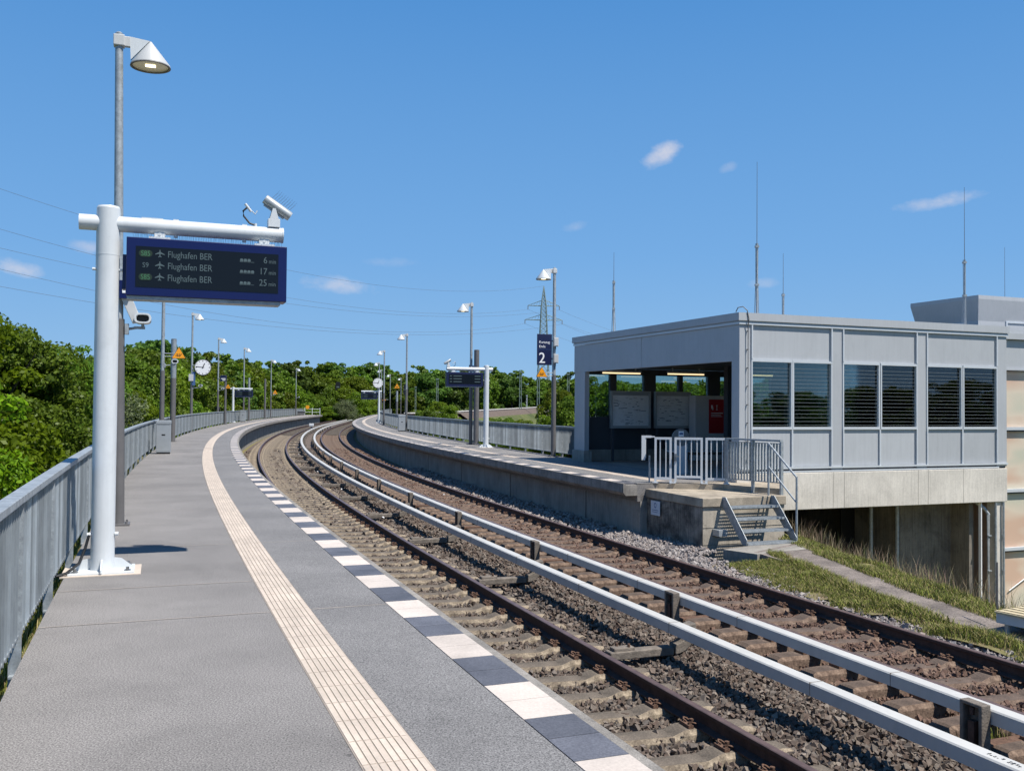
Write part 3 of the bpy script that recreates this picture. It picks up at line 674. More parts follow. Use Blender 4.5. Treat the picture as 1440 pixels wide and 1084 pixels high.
# ------------------------------------------------------------------ railings
def railing(o, z, s0, s1, hr, label, side, pitch=.12, foot=True):
    """side: +1 when the walkway lies towards larger offsets"""
    t = thing('railing', label, 'railing', P(s0, o, z)); L = t.location
    mb = MB(); ss = srange(s0, s1, .5)
    sweep(mb, [(o - .052, z + hr - .045), (o - .052, z + hr - .004), (o - .046, z + hr), (o + .046, z + hr), (o + .052, z + hr - .004), (o + .052, z + hr - .045), (o + .046, z + hr - .049), (o - .046, z + hr - .049)], ss, 0)
    mb.build('handrail', M['galv'], t, origin=L)
    mb = MB(); sweep(mb, [(o - .022, z + .115), (o + .022, z + .115), (o + .022, z + .127), (o - .022, z + .127)], ss, 0)
    sweep(mb, [(o - .022, z + hr - .075), (o + .022, z + hr - .075), (o + .022, z + hr - .062), (o - .022, z + hr - .062)], ss, 0)
    mb.build('lower_rail', M['galv'], t, origin=L)
    n = int((s1 - s0) / 2.0); st = (s1 - s0) / n
    for k in range(n + 1):
        s = s0 + k * st; a = head(s); mb = MB()
        mb.box(P(s, o, z + (hr - .049 - .22) / 2), (.075, .014, hr - .049 + .22), yaw=-a)
        mb.box(P(s + .03, o, z + (hr - .049 - .22) / 2), (.05, .012, hr - .049 + .22), yaw=-a)
        if foot: mb.box(P(s, o + side * .05, z - .13), (.16, .12, .014), yaw=-a)
        mb.build('post', M['galv_dark'] if False else M['galv'], t, origin=L)
    for k in range(n):
        mb = MB(); m = int(st / pitch); sa = s0 + k * st
        for j in range(1, m + 1):
            s = sa + .04 + j * (st - .04) / (m + 1)
            mb.box(P(s, o, z + (hr - .075 + .10) / 2), (.052, .009, hr - .075 - .10), yaw=-head(s))
        mb.build('bar_panel', M['galv_bar'], t, origin=L)
    return t
railing(-4.635, 0, -9, 152, 1.035, 'long galvanised railing along the back of the near platform', 1)
railing(8.66, Z2, 25.9, 176, 1.03, 'galvanised railing along the back of the platform across the tracks', -1)

# ------------------------------------------------------------------ poles, lamps, gantries
def rail_frame(x, y, s=None):
    """heading of the line nearest to (x, y)"""
    d = (_x - x) ** 2 + (_y - y) ** 2; return float(_a[int(np.argmin(d))])
def lamp(x, y, h, side, label, glow=False, dark=2.75, z=0., rz_add=0., boxes=False):
    t = thing('platform_lamp', label, 'street lamp', (x, y, z), -rail_frame(x, y) + rz_add, 'cone-shaded lamps along both platforms')
    mb = MB(); mb.tube((0, 0, dark), (0, 0, h), .062, .05, 14); mb.tube((0, 0, h), (0, 0, h + .02), .052, .03, 14); mb.build('upper_pole', M['galv'], t, smooth=True)
    mb = MB(); mb.tube((0, 0, 0), (0, 0, dark), .082, .078, 14); mb.build('lower_pole', M['pole_dark'], t, smooth=True)
    mb = MB(); mb.box((0, 0, .012), (.30, .30, .024), 0); 
    for a in (-1, 1):
        for b in (-1, 1): mb.tube((a * .11, b * .11, .02), (a * .11, b * .11, .055), .014, n=6)
    mb.build('base_plate', M['pole_dark'], t)
    q = side
    mb = MB(); mb.box((0, 0, h - .10), (.14, .14, .15)); mb.box((q * .09, 0, h - .10), (.11, .06, .14)); mb.build('bracket', M['grey_paint'], t, bevel=.01)
    # head: upright wedge plate and cone with its open face down
    mb = MB(); x0, x1, zt = q * .135, q * .385, h - .03
    mb.prism([(x0, zt), (x1, zt - .03), (q * .66, zt - .36), (q * .20, zt - .30)] if False else [(x0, zt), (x1, zt - .03), (x0 + q * .01, zt - .31)], -.028, .028, axis='Y')
    hd = mb.build('lamp_fin', M['white_paint'], t)
    mb = MB(); cx = q * .395; mb.lathe([(.012, -.03), (.255, -.35), (.255, -.372), (.235, -.372), (.228, -.35), (.02, -.06)], 28, 0, c=(cx, 0, zt))
    sh = mb.build('lamp_shade', M['grey_paint'] if glow else M['white_paint'], t, smooth=True)
    mb = MB(); mb.lathe([(.258, -.366), (.262, -.378), (.234, -.380), (.228, -.368)], 28, 0, c=(cx, 0, zt)); mb.build('rim', M['pole_dark'], sh)
    mb = MB(); mb.lathe([(.230, -.355), (.001, -.355)], 28, 0, c=(cx, 0, zt)); mb.build('lens', M['lamp_lens'], sh)
    mb = MB(); mb.box((cx, 0, zt - .361), (.13, .09, .006)); mb.build('light_source', M['lamp_glow'], sh)
    if boxes:
        for zz in (3.86, 3.30):
            mb = MB(); mb.box((0.02, -.10, zz), (.17, .12, .30)); mb.box((0.02, -.165, zz), (.13, .008, .26)); mb.build('junction_box', M['grey_paint'], t, bevel=.01)
            mb = MB(); mb.tube((.02, -.1, zz - .25), (.02, -.1, zz - .15), .015, n=8); mb.build('conduit', M['pole_dark'], t)
    return t
_l = lamp(-5.25, 12.59, 6.60, 1, 'tall lamp with its cone shade lit, directly behind the near departure display', glow=True)
_l.rotation_euler = (0, -.0135, _l.rotation_euler[2])     # this pole stands slightly out of plumb
lamp(-11.95, 32.1, 6.55, 1, 'lamp pole rising behind the grey litter bin on the near platform', )
lamp(-18.71, 54.87, 6.95, 1, 'lamp whose pole carries the larger round clock, near platform')
lamp(-23.62, 75.5, 6.95, 1, 'lamp on the near platform with the dark-clothed person behind its pole')
lamp(-25.21, 88.33, 6.95, 1, 'lamp just right of the distant white display post on the near platform')
lamp(-28.6, 111.5, 6.95, 1, 'lamp on the near platform beside the bare dark pole and small orange sign')
lamp(-31.6, 137.5, 6.95, 1, 'last lamp on the near platform, beside the dark grit box')
lamp(1.41, 31.72, 6.37, -1, 'lamp whose pole carries two grey boxes and the navy sign with the 2', z=Z2, boxes=True)
lamp(-1.80, 41.22, 6.22, -1, 'lamp behind the white display post on the far platform', z=Z2)
lamp(-6.95, 61.9, 6.42, -1, 'lamp beside the slim litter bin on the far platform', z=Z2)
lamp(-10.95, 80.4, 6.4, -1, 'lamp right of the small clock on the far platform', z=Z2)
lamp(-14.85, 105, 6.5, -1, 'distant lamp seen just above the small clock on the far platform', z=Z2)
lamp(-18.0, 129.5, 6.6, -1, 'distant lamp peeping between the small clock and the next lamp pole', z=Z2)
lamp(-19.7, 152, 6.7, -1, 'distant lamp left of the orange triangle at the far end of the far platform', z=Z2)
lamp(-20.2, 171, 6.7, -1, 'most distant lamp, right of the orange triangle beyond the far platform', z=Z2)

def pole(x, y, h, r, label, top=None, z=0.):
    t = thing('pole', label, 'pole', (x, y, z)); d = min(2.75, h * .62)
    if top is None: d = h
    mb = MB(); mb.tube((0, 0, 0), (0, 0, d), r, r, 14); mb.box((0, 0, .012), (.3, .3, .024)); mb.build('lower_pole', M['pole_dark'], t, smooth=True)
    if top is not None: mb = MB(); mb.tube((0, 0, d), (0, 0, h), r, r, 14); mb.build('upper_pole', top, t, smooth=True)
    mb = MB(); mb.tube((0, 0, h), (0, 0, h + .015), r + .006, r * .8, 14); mb.build('pole_cap', M['pole_dark'], t)
    return t
pole(-14.52, 40.27, 4.39, .115, 'thick grey pole without a lamp, behind the near orange warning triangle', M['galv_dark'])
pole(-27.9, 106.2, 4.5, .11, 'distant bare dark pole without a lamp on the near platform')
pole(-1.55, 40.96, 4.07, .115, 'thick dark pole between the lamp and the white display post on the far platform')
pole(-23.05, 75.6, 3.9, .09, 'dark pole standing close beside the lamp pole that hides a person')
pole(-25.6, 91.5, 4.2, .10, 'pole between the distant white display post and the lamp behind it', M['galv'])
pole(-14.07, 115, 3.4, .13, 'pale pole under the orange triangle behind the far railing of the far platform', M['galv'])

def gantry(x, y, side, label, z=0., h=3.54, clock=False):
    t = thing('display_gantry', label, 'display post', (x, y, z), -rail_frame(x, y), 'white display posts')
    q = side
    mb = MB(); mb.tube((0, 0, .02), (0, 0, h - .02), .108, .108, 28); mb.tube((0, 0, h - .02), (0, 0, h), .108, .098, 28); mb.tube((0, 0, h - .48), (0, 0, h - .474), .1095, .1095, 28)
    mb.build('post', M['white_paint'], t, smooth=True)
    mb = MB(); mb.tube((-q * .26, 0, h - .165), (q * 1.66, 0, h - .165), .076, .076, 24); mb.tube((q * 1.655, 0, h - .165), (q * 1.668, 0, h - .165), .079, .079, 24)
    mb.build('arm', M['white_paint'], t, smooth=True)
    mb = MB()
    for u in (.62, 1.28): mb.box((q * u, 0, h - .085), (.05, .03, .012)); mb.tube((q * u, 0, h - .262), (q * u, 0, h - .235), .02, n=8)
    mb.box((q * .40, 0, h - .088), (.20, .05, .01)); mb.build('arm_fitting', M['white_paint'], t)
    mb = MB(); mb.box((0, 0, .012), (.58, .46, .024)); mb.build('base_plate', M['white_paint'], t, bevel=.004)
    mb = MB()
    for a in (0, 90, 180, 270):
        T = Matrix.Rotation(R(a), 4, 'Z'); mb = MB(); mb.prism([(.10, .02), (.26, .02), (.26, .05), (.17, .12), (.10, .13)], -.007, .007, axis='Y', T=T); mb.build('gusset', M['white_paint'], t)
    pass
    mb = MB()
    for a in (-1, 1):
        for b in (-1, 1): mb.tube((a * .23, b * .17, .02), (a * .23, b * .17, .06), .016, n=6); mb.tube((a * .23, b * .17, .02), (a * .23, b * .17, .035), .03, n=8)
    mb.build('anchor_bolt', M['bolt'], t)
    mb = MB()
    for a in (-1, 1): mb.tube((a * .105, -.03, .36), (a * .14, -.03, .36), .02, n=8); mb.tube((a * .105, -.03, h - .62), (a * .135, -.03, h - .62), .014, n=8)
    mb.build('stud', M['white_paint'], t)
    if h == 3.54:
        mb = MB(); mb.path([(-.12, -.04, .36), (-.15, -.05, .24), (-.20, -.10, .10), (-.30, -.22, .03), (-.42, -.30, .012), (-.62, -.34, .01)], .014, 7); mb.build('cable', M['black'], t, smooth=True)
    if not clock:
        mb = MB(); mb.box((0, 0, -.005 + .006), (.70, .58, .010)); mb.build('grout_bed', M['tactile'], t)
    return t
g1 = gantry(-3.95, 9.13, 1, 'large white post with a horizontal arm in the left foreground', h=3.54)
gantry(-24.82, 83.67, 1, 'distant white display post on the near platform', h=3.16)
gantry(-1.05, 38.45, -1, 'white display post with arm on the far platform, nearer the grey shelter', z=Z2, h=3.35)
gantry(-12.62, 89.25, -1, 'small distant white display post below the clock on the far platform', z=Z2, h=3.16, clock=True)

def display(x, y, side, label, z=0., h=3.54, full=False):
    t = thing('departure_display', label, 'display', (x, y, z), -rail_frame(x, y), 'departure displays hanging from white arms')
    q = side; u0, u1 = q * .17, q * 1.695; a, b = min(u0, u1), max(u0, u1); z0, z1 = h - .868, h - .30; yd = .125
    mb = MB(); mb.bx(a, b, -yd, yd, z0, z1); mb.build('housing', M['blue'] if full else M['blue_dark'], t, bevel=.006)
    mb = MB(); mb.bx(a + .01, b - .06, -yd + .02, yd - .02, z0 - .034, z0 - .001); mb.build('drip_tray', M['grey_paint'] if False else M['galv'], t)
    mb = MB(); mb.bx(a + .085, b - .085, -yd - .004, -yd + .01, z0 + .085, z1 - .085); sc_ = mb.build('screen', M['screen'], t)
    mb = MB()
    for u in (a + .30, b - .22):
        mb.box((u, 0, z1 + .012), (.20, .16, .024)); mb.tube((u, -.05, z1 + .05), (u, .05, z1 + .05), .052, n=16); mb.tube((u, -.055, z1 + .055), (u, .055, z1 + .055), .014, n=8)
    mb.build('hanger', M['white_paint'], t)
    if full:
        mb = MB()
        k = a + .06
        while k < b - .03:
            mb.tube((k, -.06, z1), (k + random.uniform(-.01, .01), -.10, z1 + random.uniform(.05, .075)), .0011, n=3); mb.tube((k + .012, .03, z1), (k + .012 + random.uniform(-.01, .01), .06, z1 + .07), .0011, n=3)
            k += .024
        mb.build('bird_spikes', M['bolt'], t)
        mb = MB(); mb.bx(a - .035, a - .002, -.02, yd - .01, z0 + .07, z1 - .16); mb.build('side_panel', M['blue'], t)
        rows = ((z1 - .085 - .098, 'S85', '6', 3, True), (z1 - .085 - .212, 'S9', '17', 4, False), (z1 - .085 - .328, 'S85', '25', 3, True))
        ya = -yd - .0065; tx = MB(); gr = MB(); pl = MB()
        for zz, ln, mn, cars, pill in rows:
            if pill:
                cx, cz, hw, hh = a + .175, zz + .029, .062, .034; pts = []
                for i in range(20):
                    an = 2 * math.pi * i / 20; pts.append((cx + (hw - hh) * (1 if math.cos(an) >= 0 else -1) + hh * math.cos(an), cz + hh * math.sin(an)))
                pl.add([(p[0], ya, p[1]) for p in pts], [tuple(range(20))])
                text(gr, ln, cx, zz + .006, .070, align='CENTER', y=ya - .0008, sx=.86)
            else: text(tx, ln, a + .175, zz + .006, .070, align='CENTER', y=ya, sx=.9)
            # aeroplane seen from above
            ax, az, k = a + .305, zz + .034, .046
            half = [(0, 1), (.09, .86), (.11, .42), (.95, -.12), (.95, -.30), (.11, -.06), (.09, -.55), (.34, -.76), (.34, -.90), (0, -.80)]
            pts = half + [(-p[0], p[1]) for p in reversed(half[1:-1])]
            tx.add([(ax + p[0] * k, ya, az + p[1] * k * .86) for p in pts], [(0, 1, 2, len(pts) - 2, len(pts) - 1), (2, 3, 4, 5), (len(pts) - 2, len(pts) - 5, len(pts) - 4, len(pts) - 3)[0:4], (2, 5, 6, len(pts) - 6, len(pts) - 5, len(pts) - 2), (6, 7, 8, 9, len(pts) - 8, len(pts) - 7, len(pts) - 6)])
            text(tx, 'Flughafen BER', a + .375, zz, .092, y=ya, sx=.80)
            for c in range(4):
                x0 = b - .465 + c * .036
                if c < cars: tx.add([(x0, ya, zz + .008), (x0 + .031, ya, zz + .008), (x0 + .034, ya, zz + .022), (x0 + .026, ya, zz + .034), (x0 + .006, ya, zz + .034)], [(0, 1, 2, 3, 4)])
                tx.add([(x0, ya, zz), (x0 + .032, ya, zz), (x0 + .032, ya, zz + .004), (x0, ya, zz + .004)], [(0, 1, 2, 3)])
            text(tx, mn, b - .195, zz, .094, align='RIGHT', y=ya, sx=.86)
            text(tx, 'min', b - .182, zz, .062, y=ya, sx=.80)
        tx.build('led_text', M['led'], sc_, fix=False); pl.build('line_pill', M['led_pill'], sc_, fix=False); gr.build('line_number', M['led_green'], sc_, fix=False)
    else:
        # three faint lines of unlit characters
        tx = MB()
        for r in range(3):
            zz = z1 - .17 - r * .115
            tx.bx(a + .13, a + .22, -yd - .0065, -yd - .005, zz, zz + .03); tx.bx(a + .28, a + .62, -yd - .0065, -yd - .005, zz, zz + .03); tx.bx(b - .36, b - .12, -yd - .0065, -yd - .005, zz, zz + .03)
        tx.build('led_text', M['led'], sc_)
    return t
display(-3.95, 9.13, 1, 'large blue departure display listing airport trains, in the left foreground', full=True)
display(-24.82, 83.67, 1, 'small distant departure display on the near platform', h=3.16)
display(-1.05, 38.45, -1, 'navy departure display on the far platform left of the sign with the 2', z=Z2, h=3.35)
display(-12.62, 89.25, -1, 'distant departure display beside the small clock', z=Z2, h=3.16)

# camera on top of the near gantry, with cable and bird spikes
def gantry_camera(x, y, sgn, z, label, spikes):
    t = thing('surveillance_camera', label, 'camera', (x, y, z), -rail_frame(x, y), 'surveillance cameras')
    q = sgn
    T = Matrix.Translation((q * .03, 0, .175)) @ Matrix.Rotation(q * R(33), 4, 'Y')
    mb = MB(); mb.lathe([(.0, -.145), (.045, -.145), (.05, -.138), (.05, .145), (.046, .165), (.044, .165), (.04, .10), (0, .10)], 20, T=T @ Matrix.Rotation(q * R(90), 4, 'Y'))
    mb.box((q * .0, 0, -.058), (.24, .03, .012), T=T); mb.build('housing', M['bin_grey'], t, smooth=True)
    for y_ in (-.06, .052): mb = MB(); mb.prism([(-.045, .04), (.045, .04), (.015, .15), (-.015, .15)], y_, y_ + .008, axis='Y'); mb.build('yoke', M['white_paint'], t)
    mb = MB(); mb.box((0, 0, 0), (.12, .12, .085)); mb.build('mount', M['white_paint'], t, bevel=.004)
    mb = MB(); mb.path([(-q * .18, 0, -.03), (-q * .24, 0, -.01), (-q * .30, 0, .06), (-q * .305, 0, .11), (-q * .27, 0, .145), (-q * .235, 0, .145)], .0095, 8); mb.build('cable', M['black'], t, smooth=True)
    mb = MB(); mb.tube((-q * .285, 0, .185), (-q * .225, 0, .11), .014, n=8); mb.path([(-q * .215, 0, .115), (-q * .185, 0, .085), (-q * .165, 0, .125)], .006, 6); mb.tube((-q * .18, 0, -.04), (-q * .18, 0, -.01), .014, n=8); mb.build('connector', M['white_paint'], t)
    if spikes:
        mb = MB()
        for k in range(9):
            u = -.09 + k * .026
            for yy in (-.03, .03): mb.tube((u * q, yy * .3, .05), (u * q + q * .02, yy * 2, .15), .001, n=3, T=T)
        mb.build('bird_spikes', M['bolt'], t)
    return t
_h1 = rail_frame(-3.95, 9.13)
def off(x, y, dx, dy): a = rail_frame(x, y); return (x + dx * math.cos(a) + dy * math.sin(a), y - dx * math.sin(a) + dy * math.cos(a))
c_ = off(-3.95, 9.13, 1.57, 0); gantry_camera(c_[0], c_[1], 1, 3.49, 'silver camera with bird spikes on the end of the large white arm', True)
c_ = off(-1.05, 38.45, -1.60, 0); gantry_camera(c_[0], c_[1], -1, Z2 + 3.30, 'small silver camera on the arm end of the far platform display', False)

def pole_camera(x, y, z, dx, label):
    """bullet camera under a white sun hood, on a bracket from its pole, looking along the platform towards the viewer"""
    t = thing('surveillance_camera', label, 'camera', (x, y, z), -rail_frame(x, y), 'surveillance cameras')
    q = 1 if dx > 0 else -1
    mb = MB(); mb.box((q * .07, 0, 0), (.05, .12, .14)); mb.tube((q * .07, 0, 0), (dx * .75, -.05, .02), .018, n=8); mb.box((dx * .85, -.05, .02), (.14, .04, .035)); mb.tube((dx, -.05, .02), (dx, -.05, .07), .02, n=8)
    mb.build('bracket', M['galv'], t)
    prof = []
    for i in range(20):
        an = 2 * math.pi * i / 20; prof.append((dx + .105 * math.copysign(abs(math.cos(an)) ** .6, math.cos(an)), .14 + .068 * math.copysign(abs(math.sin(an)) ** .7, math.sin(an))))
    mb = MB(); n = 20; vs = [(p[0], -.22, p[1]) for p in prof] + [(p[0], .18, p[1] + .01) for p in prof] + [(dx + (p[0] - dx) * .78, -.22, .14 + (p[1] - .14) * .72) for p in prof] + [(dx + (p[0] - dx) * .72, -.14, .14 + (p[1] - .14) * .66) for p in prof]
    fs = [(i, (i + 1) % n, n + (i + 1) % n, n + i) for i in range(n)] + [(i, (i + 1) % n, 2 * n + (i + 1) % n, 2 * n + i) for i in range(n)] + [(2 * n + i, 2 * n + (i + 1) % n, 3 * n + (i + 1) % n, 3 * n + i) for i in range(n)] + [tuple(range(n, 2 * n))]
    mb.add(vs, fs); mb.build('housing', M['white_paint'], t, smooth=True)
    mb = MB(); mb.add([(v[0], -.139, v[2]) for v in vs[3 * n:]], [tuple(range(n))]); mb.build('lens', M['black'], t)
    return t
pole_camera(-5.25, 12.59, 2.62, .27, 'white hooded camera on a bracket just below the large blue display')
pole_camera(-11.95, 32.1, 2.93, .40, 'white camera under the nearest orange warning triangle')
pole_camera(-18.71, 54.87, 2.55, .50, 'white camera below the larger round clock')
pole_camera(-23.62, 75.5, 2.72, .38, 'small white camera under the second orange triangle on the near platform')
pole_camera(-28.6, 111.5, 2.7, .4, 'distant white camera beside the third orange triangle of the near platform')
pole_camera(-31.6, 137.5, 2.6, .4, 'tiny white camera on the last lamp of the near platform')

def warning_sign(x, y, z, dx, size, label, arm=True):
    t = thing('warning_sign', label, 'warning sign', (x, y, z), -rail_frame(x, y), 'orange triangular warning signs')
    h = size * .87; q = 1 if dx > 0 else -1
    def tri(k, y0, y1, mbx):
        c = h * .36; mbx.prism([(dx - size / 2 * k, -c * k), (dx + size / 2 * k, -c * k), (dx, (h - c) * k)], y0, y1, axis='Y')
    mb = MB(); tri(1, -.082, -.07, mb); mb.build('plate', M['black'], t)
    mb = MB(); tri(.92, -.087, -.0825, mb); mb.build('face', M['orange'], t)
    # hand-and-arc pictogram: short strokes
    mb = MB(); k = size / .45
    for (a, b, c, d) in ((-.085, -.065, .055, .018), (-.03, -.05, .02, .075), (.015, -.03, .02, .06), (.05, -.06, .02, .05), (-.01, -.085, .11, .02), (.075, -.02, .03, .03), (-.06, -.02, .028, .03)):
        mb.box((dx + a * k, -.0885, (b + .02) * k), (c * k, .002, d * k))
    mb.build('pictogram', M['black'], t)
    if arm: mb = MB(); mb.tube((q * .05, -.03, .02), (dx, -.065, .02), .014, n=8); mb.tube((q * .05, -.03, -.08), (dx, -.065, -.08), .014, n=8); mb.build('arm', M['galv'], t)
    return t
warning_sign(-11.95, 32.1, 3.32, .52, .46, 'nearest orange warning triangle on the near platform, above a camera')
warning_sign(-23.62, 75.5, 3.02, .78, .42, 'small orange triangle hanging left of the distant display post')
warning_sign(-28.6, 111.5, 3.05, .5, .6, 'distant small orange triangle on a lamp at the bend of the near platform')
warning_sign(1.41, 31.72, 2.80 + Z2, -.46, .40, 'orange warning triangle under the navy sign with the 2')
warning_sign(-14.07, 115, 3.95, .0, .72, 'orange triangle on the pale pole behind the far platform', arm=False)
warning_sign(-19.9, 151.5, 2.6, -.7, .6, 'tiny orange triangle near the far end of the far platform')

# navy sign with the 2
t = thing('stop_sign', 'tall navy sign reading Kurzzug Ende 2 hung from the lamp pole', 'sign', (1.41, 31.72, Z2), -rail_frame(1.41, 31.72))
mb = MB(); mb.bx(-.625, -.10, -.07, -.03, 3.08, 4.12); mb.build('board', M['blue_dark'], t, bevel=.004)
mb = MB(); text(mb, 'Kurzzug', -.565, 3.81, .118, y=-.0725, sx=.98); text(mb, 'Ende', -.565, 3.665, .118, y=-.0725, sx=.98)
text(mb, '2', -.575, 3.15, .50, y=-.0725, sx=.95); mb.build('lettering', M['print_white'], t, fix=False)
mb = MB(); text(mb, '2', -.568, 3.15, .50, y=-.0735, sx=.95); text(mb, 'Kurzzug', -.562, 3.81, .118, y=-.0735, sx=.98); text(mb, 'Ende', -.562, 3.665, .118, y=-.0735, sx=.98); mb.build('lettering', M['print_white'], t, fix=False)
mb = MB(); mb.bx(-.60, -.125, -.0725, -.070, 3.60, 3.606); mb.build('dividing_line', M['ink_blue'], t)
mb = MB(); mb.box((-.06, -.03, 3.9), (.10, .05, .05)); mb.box((-.06, -.03, 3.3), (.10, .05, .05)); mb.build('bracket', M['galv'], t)
# small navy sign on the near platform
t = thing('platform_sign', 'small navy sign with white marks left of the distant display on the near platform', 'sign', (-23.62, 75.5, 0), -rail_frame(-23.62, 75.5))
mb = MB(); mb.bx(.16, .66, -.10, -.05, 3.45, 3.95); mb.build('board', M['blue_dark'], t)
mb = MB(); mb.bx(.24, .58, -.104, -.101, 3.64, 3.70); mb.bx(.34, .56, -.104, -.101, 3.52, 3.58); mb.build('lettering', M['print_white'], t)
mb = MB(); mb.box((.1, -.05, 3.7), (.16, .04, .06)); mb.build('bracket', M['galv'], t)
# loudspeaker and notice behind the near post
t = thing('loudspeaker', 'slanted grey loudspeaker box on the lamp pole under the blue display', 'loudspeaker', (-5.25, 12.59, 0), -rail_frame(-5.25, 12.59))
mb = MB(); mb.prism([(-.04, 3.10), (.08, 3.16), (.26, 2.72), (.14, 2.70)], -.10, .06, axis='Y'); mb.build('cabinet', M['grey_paint'], t, bevel=.006)
mb = MB(); mb.bx(-.06, .10, -.14, -.105, 3.02, 3.26); mb.build('end_plate', M['blue'], t); mb = MB(); mb.bx(.01, .05, -.146, -.141, 3.09, 3.21); mb.build('white_mark', M['print_white'], t)
mb = MB(); mb.box((.07, 0, 3.0), (.1, .06, .08)); mb.build('bracket', M['galv'], t)
# dark name board on the far platform seen nearly edge-on
t = thing('name_board', 'dark name board seen edge-on beside the thick dark pole of the far platform', 'sign', (-1.55, 40.96, Z2), -rail_frame(-1.55, 40.96) + R(62))
mb = MB(); mb.bx(-1.25, -.10, -.03, .03, 3.15, 3.42); mb.build('board', M['blue_dark'], t); mb = MB(); mb.bx(-.12, .0, -.03, .03, 3.2, 3.36); mb.build('bracket', M['galv'], t)

def clock(x, y, z, dx, r, label, stem=False):
    t = thing('clock', label, 'clock', (x, y, z), -rail_frame(x, y), 'round platform clocks')
    mb = MB(); T = Matrix.Translation((dx, -.10, 0)) @ Matrix.Rotation(R(90), 4, 'X')
    mb.lathe([(0, .10), (r * 1.04, .10), (r * 1.06, .085), (r * 1.06, -.085), (r * 1.04, -.10), (0, -.10)], 36, T=T); mb.build('case', M['pole_dark'], t, smooth=True)
    mb = MB(); mb.lathe([(0, .104), (r * .985, .104), (r * .985, .1)], 36, T=T); fc = mb.build('dial', M['print_white'], t)
    mb = MB(); yf = -.205
    for k in range(12):
        a = k * math.pi / 6; l = .17 if k % 3 == 0 else .13; w = .035 if k % 3 else .05
        Rt = Matrix.Translation((dx, yf, 0)) @ Matrix.Rotation(a, 4, 'Y'); mb.bx(-w * r / 1, w * r / 1, -.001, .001, r * (.93 - l), r * .93, T=Rt)
    mb.build('hour_marks', M['black'], t)
    mb = MB()
    for ang, l, w in ((12.77 / 12 * 2 * math.pi, .58, .055), (46 / 60 * 2 * math.pi, .86, .04)):
        Rt = Matrix.Translation((dx, yf - .004, 0)) @ Matrix.Rotation(ang, 4, 'Y'); mb.bx(-w * r, w * r, -.0015, .0015, -r * .18, r * l, T=Rt)
    mb.tube((dx, yf - .008, 0), (dx, yf, 0), r * .08, n=12); mb.build('hands', M['black'], t)
    mb = MB()
    if stem: mb.tube((dx, -.05, -r - .3), (dx, -.05, -r), .035, n=10)
    else: mb.box((dx * .3, -.05, .12), (abs(dx) * .5, .05, .05)); mb.box((dx * .3, -.05, -.12), (abs(dx) * .5, .05, .05))
    mb.build('bracket', M['galv'], t)
    return t
clock(-18.71, 54.87, 3.76, .62, .44, 'larger round white clock on a lamp pole of the near platform')
clock(-12.62, 89.25, 3.74, -.12, .46, 'smaller round white clock above the distant display post of the far platform', stem=True)
# blue-grey emergency unit under the clock
t = thing('call_box', 'small box on the clock lamp pole beneath the dial', 'box', (-18.71, 54.87, 0), -rail_frame(-18.71, 54.87))
mb = MB(); mb.bx(-.16, .10, -.16, -.05, 2.95, 3.35); mb.build('housing', M['grey_paint'], t, bevel=.01); mb = MB(); mb.bx(.04, .20, -.12, -.04, 2.7, 3.5); mb.build('side_plate', M['ink_blue'], t)

def litter_bin(x, y, label, z=0., w=.44, d=.36, h=1.08):
    t = thing('litter_bin', label, 'bin', (x, y, z), -rail_frame(x, y), 'grey metal litter bins')
    mb = MB(); mb.bx(-w / 2, w / 2, -d / 2, d / 2, .05, h - .12); mb.build('body', M['bin_grey'], t, bevel=.008)
    mb = MB(); mb.bx(-w / 2 - .008, w / 2 + .008, -d / 2 - .008, d / 2 + .008, h - .115, h); mb.build('hood', M['bin_grey'], t, bevel=.01)
    mb = MB(); mb.bx(-w / 2 + .02, w / 2 - .02, -d / 2 + .02, d / 2 - .02, 0, .05); mb.build('plinth', M['black'], t)
    mb = MB(); mb.bx(-.055, .055, -d / 2 - .004, -d / 2 + .01, h * .55, h * .55 + .045); mb.build('label_plate', M['black'], t)
    mb = MB(); mb.bx(-w / 2 + .015, w / 2 - .015, -d / 2 - .003, -d / 2 + .004, .08, .085); mb.bx(-w / 2 + .015, w / 2 - .015, -d / 2 - .003, -d / 2 + .004, h - .145, h - .14); mb.build('door_seam', M['black'], t)
    return t
litter_bin(-11.3, 30.55, 'grey litter bin in front of a lamp pole on the near platform')
litter_bin(-24.85, 86.9, 'distant grey bin just right of the distant white display post on the near platform')
litter_bin(-7.15, 61.1, 'slim grey bin against the railing of the far platform', z=Z2)
t = thing('grit_box', 'dark low grit box against the railing at the far end of the near platform', 'box', (-32.2, 143, 0), -rail_frame(-32.2, 143))
mb = MB(); mb.prism([(-.62, .05), (.62, .05), (.7, .62), (-.7, .62)], -.35, .35, axis='Y'); mb.build('body', M['pole_dark'], t); mb = MB(); mb.prism([(-.76, .63), (.76, .63), (.7, .78), (-.7, .78)], -.42, .42, axis='Y'); mb.build('lid', M['bin_grey'], t)
# end of the near platform: barrier posts with a round orange sign
t = thing('platform_end_barrier', 'white barrier posts with a round orange sign at the end of the near platform', 'barrier', P(152, -3.2, 0), -head(152))
for x in (-1.2, 0, 1.2): mb = MB(); mb.tube((x, 0, 0), (x, 0, 1.15), .05, n=8); mb.build('post', M['white_paint'], t)
mb = MB(); mb.tube((-1.2, 0, .95), (1.2, 0, .95), .03, n=8); mb.tube((-1.2, 0, .45), (1.2, 0, .45), .03, n=8); mb.build('rail', M['white_paint'], t)
mb = MB(); mb.tube((-.75, -.08, 1.25), (-.75, -.05, 1.25), .30, n=20); mb.build('sign_face', M['orange'], t)

